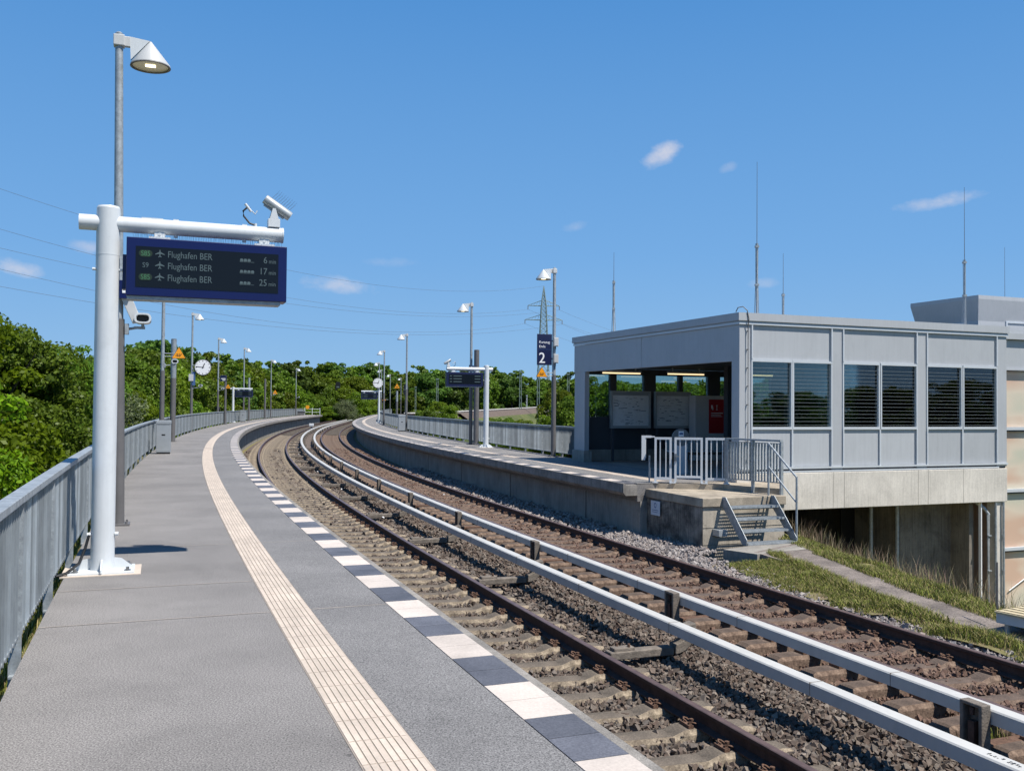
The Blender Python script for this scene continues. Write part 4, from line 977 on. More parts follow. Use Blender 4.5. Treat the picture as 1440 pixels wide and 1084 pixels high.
# person leaning at the railing behind the lamp pole
def person(x, y, rz, label):
    t = thing('person', label, 'person', (x, y, 0), rz)
    J = {'pelvis': (0, 0, .93), 'belly': (0, 0, 1.08), 'chest': (0, -.01, 1.27), 'neckb': (0, 0, 1.42), 'neck': (0, -.01, 1.48), 'head': (0, -.02, 1.58), 'crown': (0, -.01, 1.68),
         'sl': (-.17, 0, 1.38), 'el': (-.23, .04, 1.12), 'wl': (-.19, -.10, .93), 'hl': (-.17, -.16, .87), 'sr': (.17, 0, 1.38), 'er': (.24, .05, 1.12), 'wr': (.22, -.06, .90), 'hr': (.215, -.10, .83),
         'hipl': (-.09, 0, .88), 'kl': (-.10, -.03, .50), 'al': (-.10, .02, .09), 'tl': (-.11, -.13, .04), 'hipr': (.09, 0, .88), 'kr': (.11, -.01, .50), 'ar': (.12, .03, .09), 'tr': (.14, -.12, .04)}
    E_ = [('pelvis', 'belly'), ('belly', 'chest'), ('chest', 'neckb'), ('neckb', 'neck'), ('neck', 'head'), ('head', 'crown'), ('chest', 'sl'), ('sl', 'el'), ('el', 'wl'), ('wl', 'hl'), ('chest', 'sr'), ('sr', 'er'), ('er', 'wr'), ('wr', 'hr'),
          ('pelvis', 'hipl'), ('hipl', 'kl'), ('kl', 'al'), ('al', 'tl'), ('pelvis', 'hipr'), ('hipr', 'kr'), ('kr', 'ar'), ('ar', 'tr')]
    rad = dict(pelvis=.14, belly=.125, chest=.15, neckb=.07, neck=.052, head=.092, crown=.06, sl=.065, el=.043, wl=.03, hl=.036, sr=.065, er=.043, wr=.03, hr=.036, hipl=.088, kl=.057, al=.04, tl=.036, hipr=.088, kr=.057, ar=.04, tr=.036)
    for h_, s_ in (('hl', -1), ('hr', 1)):     # fingers and thumb
        bx_, by_, bz_ = J[h_]
        for i in range(4):
            nm = h_ + 'f%d' % i; J[nm] = (bx_ + (i - 1.5) * .02, by_ - .035, bz_ - .05 - (.01 if i in (1, 2) else 0)); rad[nm] = .009; E_.append((h_, nm))
        nm = h_ + 't'; J[nm] = (bx_ - s_ * .045, by_ - .03, bz_ - .01); rad[nm] = .01; E_.append((h_, nm))
    names = list(J); me = bpy.data.meshes.new('body'); me.from_pydata([J[k] for k in names], [(names.index(a), names.index(b)) for a, b in E_], [])
    for m in ('cloth', 'skin'): me.materials.append(M[m])
    o = bpy.data.objects.new('body', me); COL.objects.link(o); o.parent = t
    sk = o.modifiers.new('skin', 'SKIN'); sk.use_smooth_shade = True; o.modifiers.new('sub', 'SUBSURF').levels = 1
    for i, k in enumerate(names):
        v = me.skin_vertices[0].data[i]; v.radius = (rad[k], rad[k] * (.72 if k in ('chest', 'belly', 'pelvis') else 1)); v.use_root = (k == 'pelvis')
    dg = bpy.context.evaluated_depsgraph_get(); ev = bpy.data.meshes.new_from_object(o.evaluated_get(dg)); ev.materials.clear()
    for m in ('cloth', 'skin', 'trousers'): ev.materials.append(M[m])
    for p in ev.polygons:
        c = p.center; p.material_index = 1 if (c.z > 1.465 or (c.z < .90 and abs(c.x) > .15 and c.z > .7)) else (2 if c.z < .88 else 0); p.use_smooth = True
    o.modifiers.clear(); o.data = ev
    mb = MB(); T = Matrix.Translation((0, .005, 1.635)); mb.lathe([(.0, .075), (.06, .06), (.094, .02), (.10, -.03), (.085, -.08), (.07, -.09)], 14, T=T @ Matrix.Scale(1.08, 4, (0, 1, 0))); 
    mb.v = [v if not (v[1] < -.045 and v[2] < 1.655) else (v[0], -.04, v[2]) for v in mb.v]; mb.build('hair', M['hair'], t, smooth=True)
    mb = MB(); mb.box((0, -.118, 1.585), (.026, .03, .04)); mb.box((-.034, -.104, 1.605), (.022, .012, .01)); mb.box((.034, -.104, 1.605), (.022, .012, .01)); mb.box((0, -.106, 1.545), (.045, .012, .012)); mb.build('face_features', M['skin'], t)
    return t
person(-23.88, 76.35, R(150), 'person in dark clothing standing at the railing behind a lamp pole')

# ------------------------------------------------------------------ the grey shelter on the far platform
BX, BY = 5.187, 21.43; RZS = math.atan2(.368, .930)
TS = Matrix.Translation((BX, BY, 0)) @ Matrix.Rotation(RZS, 4, 'Z')
def W(x, y, z=0.): v = TS @ Vector((x, y, z)); return (v.x, v.y, v.z)
sh = thing('station_shelter', 'grey metal clad shelter with louvred windows on a concrete beam at the far platform', 'shelter', (BX, BY, 0), RZS)
XE, YE, ZR_ = 8.28, 8.77, 3.81
mb = MB(); mb.bx(-.06, XE + .06, -.06, YE + .06, 3.63, ZR_ + .0); mb.bx(-.02, XE + .02, -.02, YE + .02, 3.60, 3.629)
roof = mb.build('roof', M['clad'], sh)
mb = MB(); mb.bx(-.03, XE + .03, -.035, -.001, 3.545, 3.60); mb.bx(-.035, -.001, 0, YE + .02, 3.545, 3.60); mb.build('eaves_trim', M['clad_trim'], roof)
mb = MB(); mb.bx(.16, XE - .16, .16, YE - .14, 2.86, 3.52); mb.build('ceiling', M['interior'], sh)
# facade towards the viewer (y = 0)
bays = [(.35, 1.43, 1.51, 2.59), (2.97, 4.03, 4.13, 5.22), (5.59, 6.70, 6.80, 7.91)]
mb = MB()
mb.bx(0, .33, .0, .14, .18, 3.54)
for (a, b, c, d) in bays:
    m_ = (b + c) / 2
    mb.bx(a, d, .02, .10, 2.76, 3.54); mb.bx(a, m_ - .01, .02, .10, .27, 1.14); mb.bx(m_ + .01, d, .02, .10, .27, 1.14)
for (a, b) in ((2.62, 2.94), (5.25, 5.56), (7.94, XE)): mb.bx(a, b, .0, .14, .18, 3.54)
mb.build('wall_panel', M['clad'], sh)
for (a, b, c, d) in bays:
    for (x0, x1) in ((a, b), (c, d)):
        mb = MB(); f = .035
        mb.bx(x0 - f, x1 + f, -.022, .06, 2.70, 2.76); mb.bx(x0 - f, x1 + f, -.022, .06, 1.14, 1.20)
        mb.bx(x0 - f, x0, -.02, .058, 1.2, 2.70); mb.bx(x1, x1 + f, -.02, .058, 1.2, 2.70)
        w = mb.build('window', M['clad_trim'], sh)
        mb = MB(); mb.bx(x0, x1, .045, .055, 1.2, 2.70); mb.build('glass', M['glass'], w)
        mb = MB(); k = 0; z = 1.24
        while z < 2.69: mb.box(((x0 + x1) / 2, .020, z), (x1 - x0 - .002, .018, .0042)); z += .088
        mb.build('louvre', M['louvre'], w)
for (a, b, c, d) in bays:
    m_ = (b + c) / 2
    for x in (a - .035, d + .0):
        for z0, z1 in ((.24, 1.138), (2.762, 3.544)): mb = MB(); mb.bx(x, x + .035, -.03, .018, z0, z1); mb.build('frame_trim', M['clad_trim'], sh)
    mb = MB(); mb.bx(m_ - .02, m_ + .02, -.018, .018, .27, 1.138); mb.build('frame_trim', M['clad_trim'], sh)
mb = MB(); mb.bx(.0, XE, -.045, -.001, .225, .268); mb.bx(.33, XE - .3, -.028, .13, .14, .178); mb.build('sill_flashing', [M['clad_trim']], sh)
mb = MB(); mb.bx(.05, XE - .02, .03, .12, .13, .26); mb.build('base_gap', M['clad_dark'], sh)
# side towards the tracks (x = 0): deep fascia over a wide opening
mb = MB(); mb.bx(.0, .14, .142, 4.50, 2.71, 3.54); mb.bx(.0, .14, 4.52, YE, 2.71, 3.54); mb.build('fascia', M['clad'], sh)
mb = MB(); mb.bx(.0, .14, .142, .30, -.05, 2.708); mb.build('corner_post', M['clad'], sh)
mb = MB(); mb.bx(.0, .14, 7.99, 8.34, .29, 2.708); mb.bx(.02, .16, 8.36, YE, .29, 2.708); mb.bx(-.03, .0, 7.96, 8.04, .29, 2.70); mb.build('corner_post', M['clad'], sh)
mb = MB(); mb.bx(-.04, .22, 7.95, YE + .04, -.06, .288); mb.bx(.22, XE, YE - .22, YE + .04, -.06, .288); mb.build('plinth', M['concrete'], sh)
# far wall with windows and parapet
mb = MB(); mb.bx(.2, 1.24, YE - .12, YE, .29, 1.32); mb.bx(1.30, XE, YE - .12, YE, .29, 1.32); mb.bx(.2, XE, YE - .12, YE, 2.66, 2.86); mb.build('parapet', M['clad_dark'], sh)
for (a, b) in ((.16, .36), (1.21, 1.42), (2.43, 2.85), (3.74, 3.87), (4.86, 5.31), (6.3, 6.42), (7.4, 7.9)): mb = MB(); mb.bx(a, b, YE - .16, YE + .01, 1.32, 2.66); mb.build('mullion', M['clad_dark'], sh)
for (a, b) in ((.36, 1.21), (1.42, 2.43), (2.85, 3.74), (3.87, 4.86), (5.31, 6.3), (6.42, 7.4)):
    mb = MB(); mb.bx(a, b, YE - .06, YE - .05, 1.32, 2.66); w = mb.build('window', M['glass'], sh)
    mb = MB(); z = 1.36
    while z < 2.64: mb.box(((a + b) / 2, YE + .02, z), (b - a, .03, .003)); z += .083
    mb.build('louvre', M['clad_dark'], w)
# end wall (x = XE)
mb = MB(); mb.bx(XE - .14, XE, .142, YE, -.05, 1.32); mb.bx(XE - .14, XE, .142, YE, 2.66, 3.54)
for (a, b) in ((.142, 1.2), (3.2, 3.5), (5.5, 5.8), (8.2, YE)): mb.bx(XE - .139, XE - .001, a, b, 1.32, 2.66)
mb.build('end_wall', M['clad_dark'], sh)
for (a, b) in ((1.2, 3.2), (3.5, 5.5), (5.8, 8.2)): mb = MB(); mb.bx(XE - .08, XE - .07, a, b, 1.32, 2.66); mb.build('window', M['glass'], sh)
mb = MB(); mb.bx(-.2, XE, 0.14, YE, -.40, -.062); mb.build('floor_slab', M['concrete'], sh)
for y in (2.6, 5.4): mb = MB(); mb.bx(3.4, 3.6, y, y + .2, -.06, 2.86); mb.build('column', M['clad_dark'], sh)
# lightning conductor on the corner
mb = MB(); mb.path([(.20, -.05, .2), (.20, -.05, 3.5), (.20, -.08, 3.66), (.16, -.07, 3.86), (.08, -.02, 3.95), (.0, .06, 3.93), (-.03, .1, 3.83)], .012, 6)
for k in range(8): mb.box((.20, -.03, .45 + k * .42), (.022, .05, .02))
mb.build('lightning_conductor', M['pole_dark'], sh)
# roof beam below and the underpass
bm_ = thing('concrete_beam', 'pale concrete beam bridging the dark underpass below the grey shelter', 'beam', (BX, BY, 0), RZS)
mb = MB(); mb.bx(-.1, 8.24, -.05, .35, -.73, .13); mb.build('beam', M['concrete_light'], bm_, bevel=.012)
mb = MB()
for x in (2.62, 2.95, 5.24, 5.56, 6.72): mb.bx(x, x + .008, -.053, -.049, -.73, .13)
mb.build('formwork_joint', M['concrete'], bm_)
up = thing('underpass', 'dark underpass with concrete walls below the beam', 'underpass', (BX, BY, 0), RZS)
mb = MB(); mb.bx(-1.2, 5.15, 7.2, 7.4, -5.2, -.42); mb.bx(5.62, 7.35, .95, 1.15, -5.2, -.42); mb.bx(5.62, 5.72, 1.15, 7.2, -5.2, -.42); mb.bx(-1.3, -1.2, -.5, 7.4, -5.2, -.42); mb.bx(7.35, 7.5, .35, 3.3, -5.2, -.42); mb.bx(3.6, 5.15, 4.8, 4.95, -5.2, -.42); mb.build('wall', M['underpass_concrete'], up)
mb = MB(); mb.bx(-1.2, 8.2, .35, 8.6, -.73, -.42); mb.build('ceiling_slab', M['concrete'], up)
mb = MB(); mb.bx(5.15, 5.62, 2.6, 2.65, -5.2, -.42); mb.build('doorway', M['black'], up)
mb = MB(); mb.tube((5.18, 1.5, -5.2), (5.18, 1.5, -.73), .05, n=10); mb.build('steel_post', M['galv'], up); mb = MB(); mb.tube((5.58, 1.0, -5.2), (5.58, 1.0, -.73), .05, n=10); mb.build('steel_post', M['galv'], up)
pc = thing('corner_column', 'pale column with grey drain pipes at the right end of the concrete beam', 'column', (BX, BY, 0), RZS)
mb = MB(); mb.bx(7.92, 8.20, .0, .30, -5.2, -.73); mb.build('column', M['concrete_light'], pc)
mb = MB(); mb.bx(7.40, 7.43, .02, .10, -5.2, -.74); mb.build('edge_strip', M['print_white'], pc)
mb = MB(); mb.path([(7.48, .25, -.76), (7.62, .12, -.90), (7.70, .06, -1.05), (7.70, .06, -5.2)], .042, 12); mb.tube((7.86, -.02, -.74), (7.86, -.02, -5.2), .03, n=12); mb.tube((8.10, -.05, -.74), (8.10, -.05, -5.2), .03, n=10)
for z in (-1.6, -2.5, -3.4): mb.box((7.70, .03, z), (.11, .05, .03)); mb.box((8.1, -.04, z), (.09, .04, .03))
mb.build('drain_pipe', M['galv'], pc, smooth=True)
# stair tower to the right: ribbed translucent walls
st_ = thing('stair_tower', 'stair tower with peach coloured ribbed translucent walls at the right edge', 'building', (BX, BY, 0), RZS)
mb = MB(); mb.bx(8.30, 20, .16, 3.1, 3.56, 3.74); mb.bx(8.30, 20, .10, .155, 3.50, 3.66); mb.build('roof', M['clad'], st_)
mb = MB(); mb.bx(8.31, 20, .20, 3.0, 2.72, 3.49); mb.bx(8.31, 20, .14, .199, 2.68, 2.72); mb.build('upper_panel', M['clad'], st_)
mb = MB(); mb.bx(8.31, 20, .26, 2.9, -5.2, 2.66); mb.build('translucent_wall', M['poly'], st_)
mb = MB()
for z in (1.16, -.47, -2.0): mb.bx(8.31, 20, .16, .255, z - .05, z + .03)
mb.build('cross_rail', M['clad_trim'], st_)
mb = MB()
for z in (1.16, -.47, -2.0): mb.bx(8.31, 20, .19, .257, z - .09, z - .051)
mb.build('rail_gasket', M['clad_dark'], st_)
mb = MB(); mb.tube((8.6, .22, -3.1), (10.8, .22, -2.02), .014, n=6); mb.build('brace', M['print_white'], st_)
uv = thing('lift_tower', 'higher grey clad tower with flared roof edge behind the shelter roof', 'building', (BX, BY, 0), RZS)
mb = MB(); o_, i_ = 0.0, .30; X0_, X1_, Y0_, Y1_ = 11.7, 21, 3.95, 6.75
def ring(e, z): return [(X0_ + e, Y0_ + e, z), (X1_, Y0_ + e, z), (X1_, Y1_ - e, z), (X0_ + e, Y1_ - e, z)]
vs = ring(0, 5.24) + ring(0, 5.12) + ring(.13, 4.45) + ring(.13, -5.2)
mb.add(vs, [(0, 1, 2, 3)] + [(4 * k + i, 4 * k + (i + 1) % 4, 4 * k + 4 + (i + 1) % 4, 4 * k + 4 + i) for k in range(3) for i in range(4)]); mb.build('clad_body', M['clad'], uv)
mb = MB(); y0 = Y0_ + .10
mb.bx(13.0, 20, y0 - .0, y0 + .06, 4.42, 4.48); mb.bx(13.0, 13.06, y0, y0 + .06, 2.8, 4.42)
mb.bx(X0_ + .10, X0_ + .15, Y0_ + .6, Y1_ - .7, 4.36, 4.42); mb.bx(X0_ + .10, X0_ + .15, Y0_ + .6, Y0_ + .66, 3, 4.36); mb.build('panel_trim', M['clad_trim'], uv)
# things inside
for k, (x, y, lb) in enumerate(((1.0, 7.5, 'fluorescent tube light at the left end of the shelter opening'), (3.1, 7.2, 'fluorescent tube light in the middle of the shelter opening'), (5.4, 6.8, 'fluorescent tube light seen through the leftmost louvred window'), (7.2, 2.9, 'fluorescent tube light seen high in the fourth louvred window'))):
    t = thing('ceiling_light', lb, 'light', W(x, y, 2.70), RZS, 'tube lights under the shelter ceiling')
    mb = MB(); mb.bx(-.66, .66, -.05, .05, -.01, .05); mb.bx(-.5, -.47, -.02, .02, .05, .16); mb.bx(.47, .5, -.02, .02, .05, .16); mb.build('fixture', M['grey_paint'], t)
    mb = MB(); mb.bx(-.64, .64, -.035, .035, -.05, -.012); mb.build('tube', M['tube_glow'], t)
for x0, x1, lb, seed in ((.99, 2.40, 'left glazed notice case with a route plan inside the shelter', 1), (2.57, 3.88, 'right glazed notice case with timetable sheets inside the shelter', 2)):
    t = thing('notice_case', lb, 'notice board', W((x0 + x1) / 2, 8.2), RZS, 'notice cases in the shelter')
    w = (x1 - x0) / 2
    mb = MB(); mb.bx(-w, w, -.06, .06, .97, 1.03); mb.bx(-w, w, -.06, .06, 2.08, 2.14); mb.bx(-w, -w + .05, -.06, .06, 1.03, 2.08); mb.bx(w - .05, w, -.06, .06, 1.03, 2.08); mb.bx(-w + .05, w - .05, .0, .05, 1.03, 2.08); mb.build('case', M['bin_grey'], t)
    for q in (-1, 1): mb = MB(); mb.bx(q * (w - .1) - .03, q * (w - .1) + .03, .0, .06, -.06, .97); mb.build('leg', M['clad_dark'], t)
    mb = MB(); mb.bx(-w + .06, w - .06, -.008, -.001, 1.05, 2.0); pp = mb.build('poster', M['poster'], t)
    rr = random.Random(seed); mb = MB()
    for i in range(46):
        bx0 = rr.uniform(-w + .1, w - .3); zz = rr.uniform(1.08, 1.94); mb.bx(bx0, bx0 + rr.uniform(.03, .18), -.012, -.0085, zz, zz + rr.choice((.006, .01, .02)))
    mb.build('print', M['poster_ink'], pp)
t = thing('ticket_machine', 'grey ticket machine with a dark red front panel inside the shelter', 'ticket machine', W(4.22, 7.75), RZS)
mb = MB(); mb.bx(-.50, .60, -.12, .25, -.05, 2.02); mb.build('cabinet', M['box_grey'], t, bevel=.012)
mb = MB(); mb.bx(.0, .58, -.132, -.121, .82, 1.90); mb.build('red_panel', M['red'], t)
mb = MB()
for (a, b, z0, z1) in ((.08, .14, 1.60, 1.72), (.12, .16, 1.56, 1.66), (.26, .33, 1.70, 1.72), (.285, .305, 1.58, 1.70), (.26, .33, 1.56, 1.58), (.08, .52, 1.45, 1.475), (.08, .45, 1.39, 1.405), (.08, .50, 1.35, 1.362)): mb.bx(a, b, -.137, -.133, z0, z1)
mb.build('lettering', M['print_white'], t)
t = thing('round_topped_post', 'grey post with a round disc top and a small white sticker behind the gate', 'post', (4.30, 23.9, Z2), 0)
mb = MB(); mb.tube((0, -.05, .93), (0, .05, .93), .22, n=28); mb.build('disc', M['disc_grey'], t)
mb = MB(); mb.bx(-.16, .16, -.045, .045, 0, .93); mb.build('stem', M['box_grey'], t); mb = MB(); mb.bx(-.065, .065, -.056, -.051, .95, 1.09); mb.build('sticker', M['print_white'], t)
mb = MB(); mb.bx(-.045, .045, -.060, -.0565, 1.0, 1.05); mb.build('sticker_mark', M['ink_blue'], t)
t = thing('bench', 'row of pale seats on a dark beam inside the shelter behind the gate', 'bench', W(1.7, 4.2), RZS)
mb = MB(); mb.bx(-1.0, 1.0, -.03, .03, .33, .40); mb.bx(-.8, -.72, -.04, .04, -.05, .33); mb.bx(.72, .8, -.04, .04, -.05, .33); mb.build('beam', M['pole_dark'], t)
for k in range(4):
    mb = MB(); x = -.75 + k * .5; mb.prism([(-.2, .42), (.2, .42), (.24, .45), (.27, .80), (.24, .80), (.21, .46), (-.2, .45)], x - .2, x + .2, axis='X'); mb.build('seat', M['bin_grey'], t)

# lightning rods on the roofs
def rod(x, y, z0, zm, zt, label, r=.026):
    t = thing('lightning_rod', label, 'lightning rod', (x, y, z0), 0, 'lightning rods on the roofs')
    mb = MB(); mb.tube((0, 0, 0), (0, 0, (zm - z0) * .5), r, n=8); mb.tube((0, 0, (zm - z0) * .5), (0, 0, zm - z0), r * .8, n=8)
    for k in (.48, .96): mb.box((0, 0, (zm - z0) * k), (r * 3.2, r * 3.2, .05))
    mb.build('mast', M['galv'], t)
    mb = MB()
    for a in range(3):
        c, s = math.cos(a * 2.1 + .4), math.sin(a * 2.1 + .4); mb.tube((c * .075, s * .075, -.05), (c * .035, s * .035, (zm - z0) * .5), .008, n=5); mb.tube((c * .03, s * .03, (zm - z0) * .5), (c * .035, s * .035, zm - z0), .007, n=5)
    mb.build('stay', M['galv'], t)
    mb = MB(); mb.tube((0, 0, zm - z0), (0, 0, zt - z0), .009, .005, n=5); mb.build('rod_tip', M['wire'], t)
rod(3.05, 28.3, 3.8, 5.45, 6.3, 'short lightning rod at the left part of the shelter roof')
rod(6.25, 24.0, 3.8, 5.85, 7.95, 'tallest lightning rod, standing above the front corner of the shelter roof', .030)
rod(8.05, 27.9, 3.8, 5.05, 6.25, 'small lightning rod just right of the tallest one')
rod(12.1, 25.1, 3.8, 5.65, 7.6, 'lightning rod at the right end of the shelter roof in front of the higher tower', .028)
rod(16.8, 32.0, 5.2, 5.35, 7.2, 'thin lightning rod on the higher tower at the right edge', .012)

# ------------------------------------------------------------------ service block, gate, stairs
def FW(t_, k, z=0.): return (3.85 + .93 * t_ + .368 * k, 18.85 + .37 * t_ - .93 * k, z)   # t_: along the front face, k: towards the viewer
TB = Matrix.Translation((3.85, 18.85, 0)) @ Matrix.Rotation(RZS, 4, 'Z')
t = thing('concrete_block', 'weathered concrete block with stained side darkened for shade at the end of the far platform', 'block', (3.85, 18.85, 0), RZS)
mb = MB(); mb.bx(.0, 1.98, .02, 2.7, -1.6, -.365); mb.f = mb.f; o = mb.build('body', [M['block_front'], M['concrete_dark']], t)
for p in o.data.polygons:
    if p.normal.x < -.5: p.material_index = 1  # left side: its shade is painted in along with the stains
mb = MB(); mb.bx(-.03, 2.0, -.02, 1.30, -.36, -.18); mb.bx(-.03, 2.0, 1.305, 2.35, -.36, -.178); mb.build('top_slab', M['concrete_top'], t, bevel=.012)
mb = MB(); mb.bx(-.004, -.001, .1, 2.4, -.905, -.90); mb.bx(-.004, -.001, 1.2, 1.205, -1.3, -.9); mb.bx(.0, 1.98, .013, .019, -.78, -.775); mb.bx(.0, 1.98, .013, .019, -1.12, -1.115); mb.build('formwork_joint', M['concrete_dark'], t)
mb = MB(); mb.bx(.22, .42, -.22, .02, -.93, -.80); mb.build('junction_box', M['bin_grey'], t, bevel=.006)
ls = MB()
pl = [(2.65, 20.75), (3.35, 20.95), (3.2, 21.30), (4.70, 20.98), (5.85, 19.95), (6.6, 22.0), (5.2, 21.55), (2.9, 21.6)]
poly = [(3.30, 21.02), (4.70, 20.82), (5.72, 19.85), (6.3, 21.78), (5.25, 21.5), (2.75, 21.2)]
ls.prism(poly, -.30, -.062); struct(ls, 'landing', M['concrete_top'])
# small plate on the dark side
t = thing('notice_plate', 'small white plate with a blue symbol on the dark side of the concrete block', 'sign', W(0, 0), 0)
t.location = FW(0, -1.81, -.56); t.rotation_euler = (0, 0, RZS - R(90))
mb = MB(); mb.bx(-.19, .19, -.045, -.035, -.155, .155); mb.build('plate', M['sticker'], t)
mb = MB()
for i in range(16):
    a0, a1 = 2 * math.pi * i / 16, 2 * math.pi * (i + 1) / 16
    mb.add([(math.cos(a) * r_, -.047, .06 + math.sin(a) * r_ * 1.2) for a, r_ in ((a0, .05), (a1, .05), (a1, .033), (a0, .033))], [(0, 1, 2, 3)])
mb.bx(-.13, .13, -.048, -.0455, -.05, -.038); mb.bx(-.13, .10, -.048, -.0455, -.09, -.08); mb.build('symbol', M['ink_blue'], t)

def gate_frame(t, x0, x1, z0, z1, bars, nm, y=0., hw=.03):
    mb = MB(); mb.bx(x0, x0 + hw * 1.6, y - .025, y + .025, z0, z1); mb.bx(x1 - hw * 1.6, x1, y - .025, y + .025, z0, z1)
    mb.bx(x0 + hw * 1.6, x1 - hw * 1.6, y - .025, y + .025, z1 - .05, z1); mb.bx(x0 + hw * 1.6, x1 - hw * 1.6, y - .025, y + .025, z0 + .10, z0 + .15)
    f = mb.build(nm, M['clad_trim'], t)
    mb = MB()
    for k in range(bars): x = x0 + (x1 - x0) * (k + 1) / (bars + 1); mb.bx(x - .011, x + .011, y - .011, y + .011, z0 + .15, z1 - .05)
    mb.build('bar', M['clad_trim'], f); return f
G0 = Vector((3.22, 21.05, Z2)); ga = math.atan2(-.20, 1.55)
t = thing('service_gate', 'pale aluminium gate with vertical bars closing the end of the far platform', 'gate', G0, ga)
gate_frame(t, -.02, .36, -.02, 1.02, 2, 'side_panel'); g_ = gate_frame(t, .42, 1.04, .02, 1.02, 4, 'gate_leaf'); gate_frame(t, 1.10, 1.60, -.02, 1.02, 3, 'side_panel')
mb = MB(); mb.box((.47, -.06, .60), (.10, .05, .03)); mb.box((.44, -.04, .58), (.05, .04, .16)); mb.build('handle', M['bolt'], g_)
mb = MB()
for x in (0, .38, 1.07, 1.56): mb.box((x, 0, .01), (.13, .13, .02))
mb.build('foot_plate', M['clad_trim'], t)
t = thing('sign_back', 'pale angled plate fixed left of the aluminium gate', 'sign', (3.03, 21.2, Z2), ga + R(8))
mb = MB(); mb.bx(-.10, -.02, -.02, .02, .50, 1.0); mb.bx(-.10, .12, -.02, .02, 1.0, 1.05); mb.bx(-.021, .0, -.01, .01, .55, 1.0); mb.bx(.12, .20, -.01, .01, 1.01, 1.04); mb.build('plate', M['box_grey'], t); mb = MB(); mb.tube((.08, 0, 0), (.08, 0, .6), .02, n=8); mb.build('stake', M['galv'], t)
# guard rail from the gate to the corner of the block
A_ = Vector((4.76, 20.86, 0)); B_ = Vector((5.66, 19.72, 0)); L_ = (B_ - A_).length; gb = math.atan2(B_.y - A_.y, B_.x - A_.x)
t = thing('guard_rail', 'grey barred guard rail running from the gate to the stair corner of the block', 'railing', A_, gb)
for z0, z1, w0 in ((.93, .97, .045), (.06, .08, .022), (.88, .895, .02)): mb = MB(); mb.bx(0, L_, -w0, w0, z0, z1); mb.build('rail', M['galv'], t)
for x in (.0, L_ * .5, L_): mb = MB(); mb.bx(x - .02, x + .02, -.04, .04, -.19, .93); mb.build('post', M['galv'], t)
mb = MB(); n = 19
for k in range(n): x = (k + .5) * L_ / n; mb.bx(x - .006, x + .006, -.026, .026, .08, .89)
mb.build('bar', M['galv'], t)
# second run along the shelter wall side
A2 = Vector((5.66, 19.74, 0))
t = thing('metal_stairs', 'grey metal stairs with grating treads going down from the concrete block', 'stairs', (3.85, 18.85, 0), RZS)
for x in (.44, 1.62):
    mb = MB(); mb.prism([(-.02, -.16), (.0, -.34), (-.70, -1.03), (-.84, -1.03), (-.84, -.92), (-.13, -.16)], x - .006, x + .006, axis='X'); mb.build('stringer', M['galv'], t)
for k in range(4):
    y = -.16 - k * .19; z = -.34 - k * .215
    mb = MB()
    for j in range(8): mb.bx(.45, 1.61, y - .11 + j * .03, y - .105 + j * .03, z - .03, z)
    for j in range(24): x = .47 + j * .048; mb.bx(x, x + .004, y - .11, y + .11, z - .022, z - .004)
    mb.bx(.45, 1.61, y - .125, y - .111, z - .04, z); mb.build('tread', M['galv'], t)
mb = MB(); mb.tube((1.66, .12, -.19), (1.66, .12, .90), .022, n=10); mb.tube((1.66, -.78, -1.03), (1.66, -.78, .26), .022, n=10)
mb.tube((1.66, .12, .90), (1.66, -.78, .26), .021, n=10); mb.tube((1.66, .12, .42), (1.66, -.78, -.24), .018, n=10); mb.build('handrail', M['galv'], t, smooth=True)

# ------------------------------------------------------------------ path, verge and grass on the right
PYc = [-40, -5, 5, 9.5, 12, 14.3, 16.5, 18.4, 21, 40]; PXc = [27, 13.5, 9.2, 6.95, 6.1, 5.62, 5.42, 5.12, 5.0, 5.0]
def pcx(y): return np.interp(y, PYc, PXc)
_ex, _ey = PV(np.arange(-20, 30, .5), 5.50)
def shx(y): return np.interp(y, _ey, _ex)
def verge_z(x, y):
    d = x - pcx(y); zp = np.interp(y, [8, 12, 18], [-1.16, -1.12, -1.03])
    z = np.where(d < -.5, zp - .005 - np.clip(-(d + .5), 0, 1.2) * .15, zp - .02)
    z = np.where(d > .95, np.maximum(zp - .03 - (d - .95) * .62, -4.9), z)
    return z
mb = MB(); gy = np.arange(-12, 27.1, .35); gd = np.concatenate([np.arange(-2.0, 3, .2), np.arange(3, 9.5, .8)])
rv = random.Random(3); vs = []
for y in gy:
    for d in gd:
        x = float(pcx(y)) + d; z = float(verge_z(np.array(x), np.array(y))) + (rv.uniform(-.03, .03) if abs(d) > .6 else 0) - .004
        vs.append((x, float(y), z))
nd = len(gd); fs = []
for i in range(len(gy) - 1):
    for j in range(nd - 1):
        cx = float(pcx(gy[i])) + gd[j]; yy = gy[i]
        s_ = yy
        if cx < shx(yy) - .22: continue
        if yy > 18.4 and gd[j] < .7: continue
        if yy > 16.7 and cx < 4.62: continue
        fs.append((i * nd + j, i * nd + j + 1, (i + 1) * nd + j + 1, (i + 1) * nd + j))
mb.add(vs, fs); struct(mb, 'verge', M['soil'], smooth=True)
pm = MB()
Lp = [(4.50, 17.45), (4.90, 16.2), (5.14, 14.6), (5.56, 12.6), (6.04, 11.2), (6.7, 9.3), (8.6, 5)]; Rp = [(5.76, 18.75), (5.80, 17.2), (5.88, 15.4), (6.12, 13.6), (6.50, 12.1), (7.4, 10.2), (9.6, 5)]
